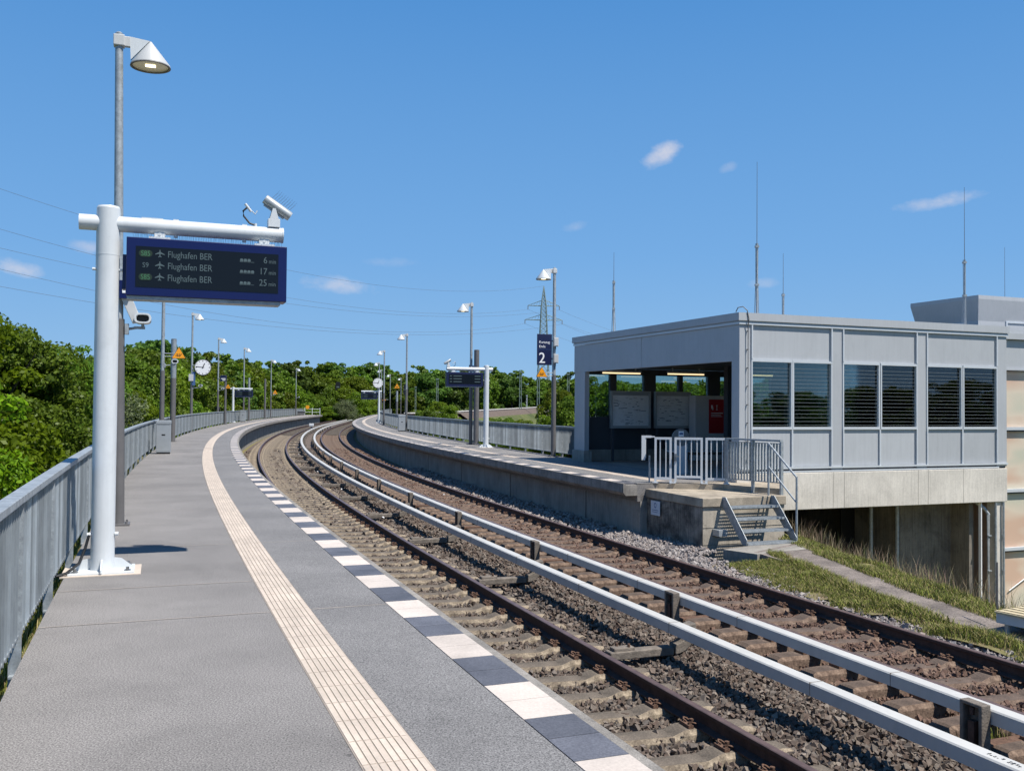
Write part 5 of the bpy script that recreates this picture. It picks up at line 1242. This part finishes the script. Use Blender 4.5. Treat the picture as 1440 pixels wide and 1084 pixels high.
for i in range(len(Lp) - 1):
    za, zb = [float(np.interp(q[1], [8, 12, 18], [-1.15, -1.11, -1.02])) for q in (Lp[i], Lp[i + 1])]
    a, b, c, d = Lp[i], Rp[i], Rp[i + 1], Lp[i + 1]
    pm.add([(a[0], a[1], za), (b[0], b[1], za), (c[0], c[1], zb), (d[0], d[1], zb), (a[0], a[1], za - .25), (b[0], b[1], za - .25), (c[0], c[1], zb - .25), (d[0], d[1], zb - .25)],
           [(0, 1, 2, 3), (0, 3, 7, 4), (1, 5, 6, 2), (4, 5, 1, 0), (3, 2, 6, 7)])
struct(pm, 'path', M['path'])
kb = MB(); kb.add([(4.0, 17.75, -1.03), (4.95, 18.5, -1.03), (5.85, 18.75, -1.03), (5.6, 17.9, -1.03), (4.5, 17.2, -1.03)] + [(4.0, 17.75, -1.32), (4.95, 18.5, -1.32), (5.85, 18.75, -1.32), (5.6, 17.9, -1.32), (4.5, 17.2, -1.32)],
                  [(0, 1, 2, 3, 4)] + [(i, (i + 1) % 5, 5 + (i + 1) % 5, 5 + i) for i in range(5)]); struct(kb, 'path_slab', M['concrete'])

def blades(name, X, Y, Z, H, lean, wid, m, label, cat='grass'):
    n = len(X); a = rng.uniform(0, 2 * math.pi, n); la = rng.uniform(0, 2 * math.pi, n); l = lean * H * rng.uniform(.2, 1, n)
    dx, dy = np.cos(a) * wid, np.sin(a) * wid; tx, ty = X + np.cos(la) * l, Y + np.sin(la) * l; mx, my = X + np.cos(la) * l * .35, Y + np.sin(la) * l * .35
    V = np.stack([np.stack([X - dx, Y - dy, Z - .02], 1), np.stack([X + dx, Y + dy, Z - .02], 1), np.stack([mx + dx * .7, my + dy * .7, Z + H * .6], 1), np.stack([mx - dx * .7, my - dy * .7, Z + H * .6], 1), np.stack([tx, ty, Z + H], 1)], 1)
    me = bpy.data.meshes.new(name); me.vertices.add(n * 5); me.vertices.foreach_set('co', V.astype(np.float32).ravel())
    idx = (np.array([0, 1, 2, 3, 3, 2, 4])[None] + (np.arange(n) * 5)[:, None]).ravel().astype(np.int32)
    me.loops.add(n * 7); me.loops.foreach_set('vertex_index', idx); me.polygons.add(n * 2)
    me.polygons.foreach_set('loop_start', (np.array([0, 4])[None] + (np.arange(n) * 7)[:, None]).ravel().astype(np.int32))
    me.update(calc_edges=True); me.validate(); me.materials.append(m); o = bpy.data.objects.new(name, me); COL.objects.link(o); return tag(o, label, cat, kind='stuff')
def clump(X, Y, f=1.1): return np.sin(X * 3.1 * f + Y * 1.7) * np.sin(Y * 2.3 * f - X * 1.3) + .6 * np.sin(X * 7.7 + Y * 5.1) * np.sin(Y * 6.3 * f)
def verge_pts(n, d0, d1, y0, y1, thr=-.4):
    Y = rng.uniform(y0, y1, n); D = rng.uniform(d0, d1, n); X = pcx(Y) + D; keep = clump(X, Y) > rng.uniform(thr - .4, thr + .5, n)
    sh_ = shx(Y) + .10 * np.sin(Y * 4.1) + .06 * np.sin(Y * 11)
    keep &= ~((Y > 16.9) & (X < 4.72)); keep &= (X > sh_ + rng.normal(.0, .08, n)); return X[keep], Y[keep]
X, Y = verge_pts(150000, -1.5, -.36, 6, 17.4, -.95); Z = verge_z(X, Y)
blades('grass', X, Y, Z, rng.uniform(.012, .06, len(X)) * (1 + 1.1 * clump(X, Y, .8).clip(0, 1)), 1.1, .0045, M['grass'], 'short green grass between the path and the track ballast')
X, Y = verge_pts(16000, -.62, -.30, 6, 17.4, -.6); Z = verge_z(X, Y) + .01
blades('grass', X, Y, Z, rng.uniform(.03, .12, len(X)), 1.2, .0045, M['grass'], 'grass tufts hanging over the track side edge of the path')
X, Y = verge_pts(16000, .28, .6, 6, 17.4, -.6); Z = verge_z(X, Y) + .02
blades('grass', X, Y, Z, rng.uniform(.02, .10, len(X)), 1.2, .0045, M['grass'], 'grass tufts hanging over the far edge of the path')
X, Y = verge_pts(90000, .40, 1.9, 8, 19.6, -.4); Z = verge_z(X, Y)
blades('grass', X, Y, Z, rng.uniform(.015, .085, len(X)) * (1 + 1.2 * clump(X, Y, .7).clip(0, 1)), 1.0, .005, M['grass'], 'green grass on the crest beyond the path')
X, Y = verge_pts(26000, -1.5, 1.9, 6, 19, -.9); k_ = np.abs(X - pcx(Y)) > .42; X, Y = X[k_], Y[k_]; Z = verge_z(X, Y)
blades('dry_grass', X, Y, Z, rng.uniform(.008, .045, len(X)), 2.2, .0035, M['dry_grass'], 'flattened straw between the green grass beside the path', 'dry grass')
X, Y = verge_pts(7500, 1.0, 3.2, 9, 20.5, -.7); Z = verge_z(X, Y)
blades('dry_grass', X, Y, Z, rng.uniform(.15, .52, len(X)), .6, .004, M['dry_grass'], 'tall dry seeding grass in front of the underpass', 'dry grass')
# grass on the bank behind the near railing
n = 26000; s_ = rng.uniform(1, 30, n); o_ = -4.70 - rng.exponential(.5, n); X, Y = PV(s_, o_); Z = np.where(o_ > -5.2, -.42, -.42 + (o_ + 5.2) * .45)
blades('grass', X, Y, Z, rng.uniform(.06, .26, n), .6, .008, M['grass'], 'green grass on the bank behind the near railing')
n = 30000; s_ = rng.uniform(26, 120, n); o_ = 8.9 + rng.exponential(1.2, n); X, Y = PV(s_, o_); Z = np.where(o_ < 10.2, -1.4, -1.5 - (o_ - 10.2) * .46)
blades('grass', X, Y, Z, rng.uniform(.3, 1.0, n), .5, .02, M['grass'], 'rough grass below the railing of the far platform')
# weeds between sleepers
X = rng.normal(0, .10, 500); Y = rng.normal(0, .22, 500); p0 = P(4.35, 3.0); X2 = np.concatenate([X[:300] + p0[0], X[300:] * .6 + P(3.7, 3.35)[0]]); Y2 = np.concatenate([Y[:300] + p0[1], Y[300:] * .6 + P(3.7, 3.35)[1]])
blades('weeds', X2, Y2, np.full(500, -1.2), rng.uniform(.03, .12, 500), .6, .003, M['grass'], 'small green weeds between the two white conductor covers', 'weeds')
# raised yellow grating at the right edge
t = thing('work_platform', 'low yellowish grating platform on grey legs at the right edge beside the path', 'platform', (6.0, 11.7, -.86), math.atan2(.31, .52))
mb = MB(); mb.bx(0, 1.3, -1.15, .0, -.02, .0)
for i in range(9): mb.bx(.02 + i * .14, .05 + i * .14, -1.15, 0, .0, .012)
mb.build('grating', M['yellow_grate'], t)
mb = MB(); mb.bx(0.02, 1.3, -1.14, -1.08, -.14, -.021); mb.bx(.02, 1.3, -.07, -.01, -.14, -.021); mb.bx(.02, .08, -1.08, -.07, -.139, -.022); mb.build('frame', M['box_grey'], t)
for (x, y) in ((.08, -1.05), (.08, -.12), (1.1, -1.05), (1.1, -.12)): mb = MB(); mb.tube((x, y, -.5), (x, y, -.14), .035, n=8); mb.build('leg', M['bin_grey'], t)
mb = MB(); mb.tube((.25, .12, -.02), (.62, .35, .50), .012, n=6); mb.build('strut', M['black'], t)

# ------------------------------------------------------------------ trees
def crown_mesh(name, n_lobes, n_leaf, leaf, m, seed, shape=1.0, droop=.0, rh=.5, fill=.25):
    """a crown of leaf-sized faces: lobes spread over an egg-shaped envelope of height 1 and half-width rh"""
    r = np.random.default_rng(seed); C = []; Rr = []
    for i in range(n_lobes):
        z = r.uniform(.06, .95); e = rh * math.sin(math.pi * min(.97, (z * .86 + .12))) ** (.62 * shape); a = r.uniform(0, 2 * math.pi); d = e * r.uniform(.35, 1.02)
        C.append((d * math.cos(a), d * math.sin(a), z)); Rr.append((r.uniform(.055, .15) if r.random() < .72 else r.uniform(.03, .05)) * (1 - .3 * z)); C[-1] = tuple(q * (1.14 if Rr[-1] < .05 else 1) for q in C[-1][:2]) + (C[-1][2] * (1.06 if Rr[-1] < .05 else 1),)
    C = np.array(C); Rr = np.array(Rr); w = Rr ** 2; idx = r.choice(n_lobes, n_leaf, p=w / w.sum())
    u = r.normal(size=(n_leaf, 3)); u /= np.linalg.norm(u, axis=1)[:, None]; u[:, 2] = np.abs(u[:, 2]) * np.where(r.random(n_leaf) < .78, 1, -1)
    rad = np.where(r.random(n_leaf) < fill, r.uniform(.2, .9, n_leaf), r.uniform(.86, 1.14, n_leaf)); p = C[idx] + u * (Rr[idx] * rad)[:, None] * np.array([1.15, 1.15, .8])
    p[:, 2] -= droop * r.random(n_leaf) * .1
    nrm = u * .7 + r.normal(size=(n_leaf, 3)) * .55 + np.array([0, 0, .25]); nrm /= np.linalg.norm(nrm, axis=1)[:, None]
    t = np.cross(nrm, r.normal(size=(n_leaf, 3))); t /= np.linalg.norm(t, axis=1)[:, None]; b = np.cross(nrm, t); s = leaf * r.uniform(.6, 1.35, n_leaf)
    asp = 1.0 if droop == 0 else .4
    V = np.stack([p + t * s[:, None], p + b * (s * .62 * asp)[:, None] + nrm * (s * .15)[:, None], p - t * (s * .9)[:, None], p - b * (s * .62 * asp)[:, None] + nrm * (s * .12)[:, None]], 1)
    me = bpy.data.meshes.new(name); me.vertices.add(n_leaf * 4); me.vertices.foreach_set('co', V.astype(np.float32).ravel())
    me.loops.add(n_leaf * 4); me.loops.foreach_set('vertex_index', np.arange(n_leaf * 4, dtype=np.int32)); me.polygons.add(n_leaf)
    me.polygons.foreach_set('loop_start', np.arange(0, n_leaf * 4, 4, dtype=np.int32)); me.update(calc_edges=True); me.materials.append(m); return me
def trunk_mesh(seed, th=.03, top=.86, start=-.5):
    """tapered trunk with limbs, same unit space as the crown (crown base at 0)"""
    r = random.Random(seed); mb = MB(); pts = []; rad = []
    for i in range(8):
        f = i / 7; pts.append((r.uniform(-.015, .015) * f, r.uniform(-.015, .015) * f, start + (top - start) * f)); rad.append(th * (1 - .85 * f))
    mb.path(pts, rad, 8)
    for k in range(9):
        z = .02 + k * .085; a = r.uniform(0, 6.28); l = r.uniform(.22, .40) * (1 - .3 * k / 9)
        mb.path([(0, 0, z - .08), (math.cos(a) * l * .5, math.sin(a) * l * .5, z + .03), (math.cos(a) * l, math.sin(a) * l, z + .14)], [th * .42, th * .25, th * .08], 5)
    o = mb.build('trunk', M['bark']); me = o.data; bpy.data.objects.remove(o); return me
TR = [trunk_mesh(1), trunk_mesh(2), trunk_mesh(3, .022)]
CR = {
    'near1': crown_mesh('crown', 190, 110000, .0088, M['leaf_near'], 11, rh=.40, fill=.25),
    'near2': crown_mesh('crown', 170, 90000, .0092, M['leaf_mid'], 12, rh=.40, fill=.25),
    'mid1': crown_mesh('crown', 110, 30000, .016, M['leaf_mid'], 13, rh=.40),
    'mid2': crown_mesh('crown', 105, 28000, .016, M['leaf_dark'], 14, rh=.40),
    'mid3': crown_mesh('crown', 100, 26000, .016, M['leaf_bright'], 15, rh=.40),
    'willow': crown_mesh('crown', 90, 26000, .017, M['leaf_willow'], 16, rh=.45, droop=1.),
    'far1': crown_mesh('crown', 90, 14000, .024, M['leaf_dark'], 17, rh=.42, fill=.35),
    'far2': crown_mesh('crown', 85, 14000, .024, M['leaf_mid'], 18, rh=.41, fill=.35),
}
def tree(x, y, zb, h, w, kind, label, group=None, name='tree', seed=None, clear=.16):
    """zb: ground, h: total height, w: crown width"""
    dd = (_x - x) ** 2 + (_y - y) ** 2; i_ = int(np.argmin(dd)); nx_, ny_ = math.cos(_a[i_]), -math.sin(_a[i_]); oo = (x - _x[i_]) * nx_ + (y - _y[i_]) * ny_
    if _s[i_] < 150 and oo < 0 and oo > -(5.3 + .50 * w): q = -(5.3 + .50 * w) - oo; x += nx_ * q; y += ny_ * q
    ch = h * (1 - clear); zc = zb + h * clear
    t = thing(name, label, 'tree' if name == 'tree' else 'shrub', (x, y, zb), random.uniform(0, 6.28), group)
    o = bpy.data.objects.new('crown', CR[kind]); COL.objects.link(o); o.parent = t; o.location = (0, 0, zc - zb); o.scale = (w, w, ch * .93)
    o = bpy.data.objects.new('trunk', random.choice(TR)); COL.objects.link(o); o.parent = t; o.location = (0, 0, zc - zb); q = min(w, ch); o.scale = (q, q, ch); 
    return t
GZ = -5.3
rt = random.Random(21)
# big trees close behind the near railing, left edge
tree(-9.9, 15.0, GZ, 9.0, 6.6, 'near1', 'bright yellow-green maple crown nearest the railing at the left edge of the view')
tree(-12.2, 19.5, GZ, 9.6, 7.4, 'near1', 'tall light green tree whose top stands highest at the left edge')
tree(-12.5, 12.5, GZ, 7.0, 6.4, 'near2', 'darker low tree crown cut by the left edge of the view')
tree(-13.9, 28.5, GZ, 9.6, 7.0, 'near2', 'dark green tree just left of the large white post')
tree(-18.5, 27, GZ, 9.9, 8, 'near1', 'yellow-green tree standing second behind the railing on the left')
tree(-22, 33, GZ, 9.6, 8, 'near2', 'dark green crown between the left edge and the large white post, farther back')
tree(-18.2, 38, GZ, 9.6, 7.4, 'near2', 'dark green tree seen between the large white post and the lamp pole')
tree(-21.0, 47, GZ, 8.8, 8.4, 'willow', 'silvery olive willow behind the near orange triangle')
tree(-18.3, 41, GZ, 7.0, 6.2, 'willow', 'smaller silvery willow just behind the litter bin railing')
tree(-24.5, 46, GZ, 10.6, 8, 'near2', 'dark green tree rising behind the silvery willow')
tree(-22.0, 54, GZ, 8.2, 6.5, 'near1', 'light green tree behind the railing left of the larger clock')
tree(-26.0, 62, GZ, 9.4, 8.0, 'near2', 'green tree behind the railing directly behind the larger clock')
tree(-8.6, 10.8, GZ, 4.9, 4.0, 'near1', 'low leafy maple right below the near railing')
tree(-11.6, 22.6, GZ, 6.2, 5.0, 'near1', 'low yellow-green tree below the railing behind the large white post')
tree(-14.6, 31.0, GZ, 6.2, 5.0, 'near1', 'low light green tree between post and litter bin')
tree(-16.2, 35.2, GZ, 6.4, 4.6, 'near2', 'low dark tree right behind the litter bin')
tree(-11.8, 16.2, GZ, 6.0, 5.2, 'near1', 'middle-height yellow-green tree crown low at the left edge')

# belt behind the near platform: tree tops follow the skyline of the wood
BELT = 'trees of the wooded belt behind the near platform'
lab = ['dense dark green tree in the wooded belt behind the near platform', 'mid green tree in the wooded belt behind the near platform', 'bright green tree in the wooded belt behind the near platform']
def px_x(px, Y): return (px - 720) / 1321.3 * Y
def belt(px, ytop, D, kind, i, w=None, gl=BELT, ls=lab):
    yh = 571.5 + .00815 * (px - 720); zt = 1.62 + (yh - ytop) / 1321.3 * D; h = zt - GZ
    tree(px_x(px, D), D, GZ, h, w or h * rt.uniform(.68, .86), kind, ls[i], gl)
for px, yt, D in ((205, 487, 58), (232, 480, 64), (262, 488, 70), (246, 520, 58), (280, 497, 78), (300, 492, 84), (318, 503, 92), (338, 510, 100), (290, 530, 90), (262, 532, 72), (356, 513, 112), (372, 508, 122), (390, 512, 130)):
    k = rt.choice((0, 1, 1, 2)); belt(px, yt + rt.uniform(-3, 3), D, ['mid2', 'mid1', 'mid3'][k], k)
for px, yt, D in ((225, 470, 92), (255, 478, 100), (285, 486, 110), (312, 492, 120), (335, 500, 135), (352, 506, 145), (368, 504, 150), (385, 505, 158), (402, 508, 165), (420, 507, 172), (438, 510, 178), (455, 508, 182), (470, 507, 186), (487, 510, 190), (505, 508, 194), (522, 509, 198), (540, 510, 202), (556, 516, 206), (573, 518, 208),
                  (590, 514, 212), (607, 517, 215), (624, 519, 218), (641, 520, 222), (658, 519, 226), (675, 517, 230), (692, 515, 232), (709, 516, 236), (726, 521, 240), (743, 524, 242), (757, 526, 244), (772, 527, 246), (788, 525, 248), (803, 521, 236)):
    k = rt.choice((0, 0, 1, 1, 2)); belt(px, yt + rt.uniform(-3.5, 4), D, ['far1', 'far2', 'mid3'][k] if k < 2 else 'far2', k if k < 2 else 1)
for px, yt, D in ((410, 540, 158), (395, 545, 150), (428, 548, 165), (446, 552, 168), (515, 545, 185), (534, 548, 190), (370, 545, 142), (350, 548, 128), (330, 548, 112), (312, 550, 100), (468, 530, 178), (500, 528, 182), (452, 535, 172), (484, 540, 176)):
    k = rt.choice((1, 2, 2)); belt(px, yt + rt.uniform(-4, 4), D, ['mid2', 'mid1', 'mid3'][k], k)
for px, yt, D in ((428, 566, 176), (438, 570, 172), (447, 561, 170), (455, 570, 166), (462, 564, 172), (470, 570, 168), (478, 566, 176), (494, 563, 174), (503, 568, 178), (512, 560, 182), (524, 564, 188)):
    yh = 571.5 + .00815 * (px - 720); tree(px_x(px, D), D, -1.5, (yh - yt) / 1321.3 * D + 3.1, rt.uniform(4.2, 5.6), ['mid3', 'mid1'][rt.random() < .4], 'bushy green shrub closing the view at the far end of the tracks', 'shrubs at the far end of the tracks', name='shrub', clear=.02)
belt(487, 556, 168, 'willow', 0, 6.5, 'silvery shrubs at the far end', ['pale silvery shrub beyond the end of the tracks'])
belt(503, 548, 172, 'mid3', 0, 6.5, 'bright shrubs at the far end', ['bright yellow-green shrub where the tracks vanish'])
belt(410, 560, 160, 'willow', 0, 5.5, 'silvery shrubs at the far end', ['pale silvery shrub beyond the end of the tracks'])
for px, yt, D in ((440, 562, 172), (456, 566, 170), (470, 562, 172), (516, 560, 178)):
    belt(px, yt, D, 'mid3', 0, 6, 'bright shrubs at the far end', ['bright yellow-green shrub where the tracks vanish'])
FB = 'trees behind the far platform'
lf = ['dark green tree on the low ground behind the far platform', 'mid green tree on the low ground behind the far platform', 'bright green tree on the low ground behind the far platform']
for px, yt, D in ((560, 524, 190), (600, 522, 196), (640, 524, 200), (680, 522, 206), (720, 525, 214), (760, 533, 220), (798, 530, 150)):
    k = rt.choice((0, 1)); belt(px, yt + rt.uniform(-3, 4), D, ['far1', 'far2'][k], k, None, FB, lf)
belt(604, 572, 116, 'mid1', 1, 4.2, FB, lf); belt(594, 574, 118, 'mid3', 2, 4.0, FB, lf); belt(617, 561, 128, 'mid3', 2, 5.5, FB, lf); belt(632, 566, 118, 'mid3', 2, 4.2, FB, lf)
belt(786, 540, 64, 'mid3', 2, 4.6, FB, lf); belt(803, 548, 58, 'mid1', 1, 4.4, FB, lf); belt(770, 578, 60, 'mid3', 2, 3.4, FB, lf); belt(712, 583, 88, 'mid1', 1, 4.5, FB, lf); belt(736, 586, 84, 'mid3', 2, 3.6, FB, lf); belt(690, 584, 92, 'mid3', 2, 4.0, FB, lf)
for px, yt, D in ((822, 524, 170), (842, 540, 190), (860, 532, 175), (878, 528, 60), (900, 532, 58), (925, 530, 62), (950, 528, 56), (975, 534, 60), (1000, 526, 58), (1025, 528, 64), (1060, 530, 60), (1100, 520, 62), (1140, 528, 66), (1180, 524, 60), (1220, 515, 64), (1250, 444, 62), (1278, 447, 66), (1310, 470, 68), (1350, 480, 66), (1400, 485, 70), (1450, 480, 74), (1510, 475, 76), (1560, 470, 78)):
    k = rt.choice((1, 2)); belt(px, yt, D, ['mid2', 'mid1', 'mid3'][k], k - 1, None, 'trees seen through and above the shelter', ['mid green tree behind the grey shelter', 'bright green tree behind the grey shelter'])

for i, (x, y) in enumerate(((44, 12), (50, 3), (55, -6), (58, -16), (52, 20), (66, -2), (70, -24), (62, 9), (48, -14), (64, -34), (40, -22), (75, 14))):
    tree(x, y, GZ, rt.uniform(8.6, 10.4), rt.uniform(9, 12), ['mid2', 'mid1', 'far1'][i % 3], 'tree of the wood to the right of the viewer, mirrored in the louvred windows', 'wood mirrored in the windows')

# ------------------------------------------------------------------ second railway line on its bank, road, truck, masts
bank = MB(); bp = [(-13.5, 121, .5), (-9.2, 126, .62), (-3.0, 150, .95), (5.3, 182, 1.4), (22, 215, 1.75), (60, 250, 2.2), (130, 280, 2.5)]
for i in range(len(bp) - 1):
    (xa, ya, za), (xb, yb, zb_) = bp[i], bp[i + 1]; d = Vector((xb - xa, yb - ya, 0)).normalized(); n_ = Vector((d.y, -d.x, 0))
    def pr(x, y, z): return [(x + n_.x * o, y + n_.y * o, zz) for o, zz in ((11, GZ - .1), (3.4, z - .7), (2.4, z), (-2.4, z), (-3.4, z - .7), (-11, GZ - .1))]
    A, B = pr(xa, ya, za), pr(xb, yb, zb_)
    for j in range(5): bank.add([A[j], A[j + 1], B[j + 1], B[j]], [(0, 1, 2, 3)], 0 if j in (0, 4) else (1 if j in (1, 3) else 2))
struct(bank, 'railway_bank', [M['ground'], M['ballast_bed'], M['ballast_bed']])
rl = thing('rail', 'pale distant rails curving along the bank behind the far platform', 'rail', (0, 150, .9))
mb = MB()
for o in (-.75, .75): mb.path([(a + o * .5, b, c + .12) for a, b, c in bp], .10, 4)
mb.build('rail_profile', M['road_line'], rl, origin=(0, 150, .9))
rd = MB(); rd.quad((8, 205, -1.0), (90, 260, -1.0), (90, 268, -1.0), (8, 213, -1.0)); 
rd = MB(); rd.add([(4, 140, 1.0), (70, 175, 1.0), (70, 181, 1.0), (4, 146, 1.0), (4, 140, -5.3), (70, 175, -5.3), (70, 181, -5.3), (4, 146, -5.3)], [(0, 1, 2, 3), (0, 4, 5, 1), (1, 5, 6, 2), (2, 6, 7, 3), (3, 7, 4, 0)]); struct(rd, 'road', M['road_line'])
t = thing('truck', 'small white truck on the road seen through the left shelter window', 'truck', (14.3, 148.6, 1.0), R(28))
mb = MB(); mb.bx(-1.2, 1.9, -.7, .7, .35, 1.55); mb.build('cargo_box', M['print_white'], t, bevel=.03)
mb = MB(); mb.prism([(-2.2, .35), (-1.25, .35), (-1.25, 1.25), (-1.8, 1.25), (-2.15, .85)], -.65, .65, axis='Y'); cb = mb.build('cab', M['print_white'], t)
mb = MB(); mb.bx(-2.05, -1.5, -.66, .66, .85, 1.12); mb.build('window', M['black'], cb)
for x in (-1.7, 1.3):
    for y in (-.62, .62): mb = MB(); mb.tube((x, y - .1, .25), (x, y + .1, .25), .25, n=14); mb.build('wheel', M['black'], t)
def mast(px, D, ztop, r, label, zb=GZ, mt='mast_green', head=None):
    x = px_x(px, D); t = thing('mast', label, 'mast', (x, D, zb), 0, None)
    mb = MB(); h = ztop - zb
    for a in (-1, 1):
        mb.tube((a * r, 0, 0), (a * r * .7, 0, h), r * .32, n=5)
    k = 0
    while k * r * 5 < h - r * 5: z = k * r * 5; mb.tube((r * (-1) ** k, 0, z), (-r * (-1) ** k, 0, z + r * 5), r * .18, n=4); k += 1
    mb.build('lattice', M[mt], t)
    mb = MB(); mb.box((0, 0, h), (r * 3, r * 2, r * 1.2)); mb.build('cap', M[mt], t)
    if head:
        mb = MB(); mb.prism([(-.45, -1.0), (.45, -1.0), (.45, .6), (.25, .95), (-.25, .95), (-.45, .6)], -.15, -.10, axis='Y', T=Matrix.Translation((0, 0, h))); mb.build('signal_board', M['black'], t)
    return t
mast(615, 150, 5.9, .16, 'slim pale mast left of the small bright bushes beyond the far railing'); mast(732, 165, 7.7, .20, 'tall lattice mast left of the pylon foot'); mast(757, 160, 6.9, .22, 'greenish mast just left of the pylon foot')
mast(741, 168, 3.6, .10, 'short white mast beside the railway bank', mt='white_paint'); mast(799, 120, 5.8, .14, 'pale mast at the left corner of the shelter')
mast(584.6, 140, 4.4, .10, 'thin green post behind the slim bin of the far platform'); mast(475.3, 175, 5.0, .16, 'railway signal with dark board beyond the end of the tracks', head=True)
mast(571, 175, 4.6, .16, 'dark signal board beyond the railing of the far platform', head=True); mast(429.7, 172, 3.8, .13, 'pale post beyond the end barrier of the near platform')
t = thing('dwarf_signal', 'low signal with small white head between the tracks at the far end', 'signal', P(103, 1.2, -1.25), -head(103))
mb = MB(); mb.tube((0, 0, 0), (0, 0, .55), .06, n=8); mb.build('post', M['galv'], t); mb = MB(); mb.box((0, 0, .68), (.5, .3, .32)); mb.build('head', M['white_paint'], t, bevel=.05)

# ------------------------------------------------------------------ power line
PX, PY, PZ = 10.6, 320.0, GZ
t = thing('power_pylon', 'steel lattice power pylon with two crossarms behind the far platform', 'pylon', (PX, PY, PZ), R(6))
H_ = (572 - 402) / 1321.3 * PY + 1.62 - GZ
def wd(z): f = z / H_; return 2.6 * (1 - f) ** 1.0 * .75 + (.55 if f < .86 else .55 * max(0, (1 - f) / .14))
mb = MB(); zs = [0]; 
while zs[-1] < H_ - 1.0: zs.append(min(H_, zs[-1] + max(1.2, wd(zs[-1]) * 1.5)))
zs[-1] = H_
for i in range(len(zs) - 1):
    a, b = wd(zs[i]), wd(zs[i + 1])
    cs = [(1, 1), (1, -1), (-1, -1), (-1, 1)]
    for k in range(4):
        p, q = cs[k], cs[(k + 1) % 4]
        mb.tube((p[0] * a, p[1] * a, zs[i]), (p[0] * b, p[1] * b, zs[i + 1]), .17, n=4)
        mb.tube((p[0] * a, p[1] * a, zs[i]), (q[0] * b, q[1] * b, zs[i + 1]), .085, n=3); mb.tube((q[0] * a, q[1] * a, zs[i]), (p[0] * b, p[1] * b, zs[i + 1]), .085, n=3)
        mb.tube((p[0] * b, p[1] * b, zs[i + 1]), (q[0] * b, q[1] * b, zs[i + 1]), .05, n=3)
mb.build('lattice_tower', M['pylon'], t)
ARMS = [((572 - 430) / 1321.3 * PY + 1.62 - GZ, 5.4), ((572 - 450) / 1321.3 * PY + 1.62 - GZ, 6.4)]
for z, l in ARMS:
    mb = MB()
    for s_ in (-1, 1):
        w_ = wd(z)
        for yy in (-1, 1): mb.tube((s_ * w_, yy * w_, z), (s_ * l, 0, z), .09, n=4); mb.tube((s_ * w_, yy * w_, z + 1.8), (s_ * l, 0, z + .05), .07, n=4)
        for k in range(1, 5): u = w_ + (l - w_) * k / 5; mb.tube((s_ * u, 0, z), (s_ * (u - .5), 0, z + 1.8 * (1 - k / 5)), .05, n=3)
    mb.build('crossarm', M['pylon'], t)
    for s_ in (-1, 1):
        mb = MB(); mb.tube((s_ * l, 0, z - 1.3), (s_ * l, 0, z), .12, n=6); mb.build('insulator', M['bracket'], t)
def wire(a, b, sag, label, n=48):
    pts = []
    for i in range(n + 1):
        f = i / n; pts.append((a[0] + (b[0] - a[0]) * f, a[1] + (b[1] - a[1]) * f, a[2] + (b[2] - a[2]) * f - 4 * sag * f * (1 - f)))
    mb = MB(); mb.path(pts, .028, 4); o = mb.build('power_line', M['wire'], origin=a); tag(o, label, 'cable', 'overhead power line conductors')
c6, s6 = math.cos(R(6)), math.sin(R(6))
def pa(s_, z, l): return (PX + s_ * l * c6, PY + s_ * l * s6, PZ + z - 1.3)
# they end at the next pylon towards the viewer on the left, outside the picture
for (s_, ai, q, sag, lb) in ((-1, 0, (-112, 102, 38.5), 10.5, 'second wire from the top of the power line, crossing the sky left of the pylon'), (1, 0, (-124, 90, 37.0), 11.5, 'third wire from the top of the power line, crossing the sky left of the pylon'),
                             (-1, 1, (-112, 102, 31.5), 10.5, 'fourth wire from the top of the power line, crossing the sky left of the pylon'), (1, 1, (-118, 96, 27.5), 10.0, 'lowest wire of the power line, crossing the sky left of the pylon')):
    wire(pa(s_, ARMS[ai][0], ARMS[ai][1]), q, sag, lb)
wire((PX, PY, PZ + H_), (-112., 102., 46.), 12.5, 'thin topmost wire from the pylon tip across the sky to the left')
for s_, ai in ((-1, 0), (1, 0), (-1, 1), (1, 1)):
    z, l = ARMS[ai]; wire(pa(s_, z, l), (150 + s_ * 6, 380, z - 12), 12, 'wire of the power line running down to the right from the pylon')
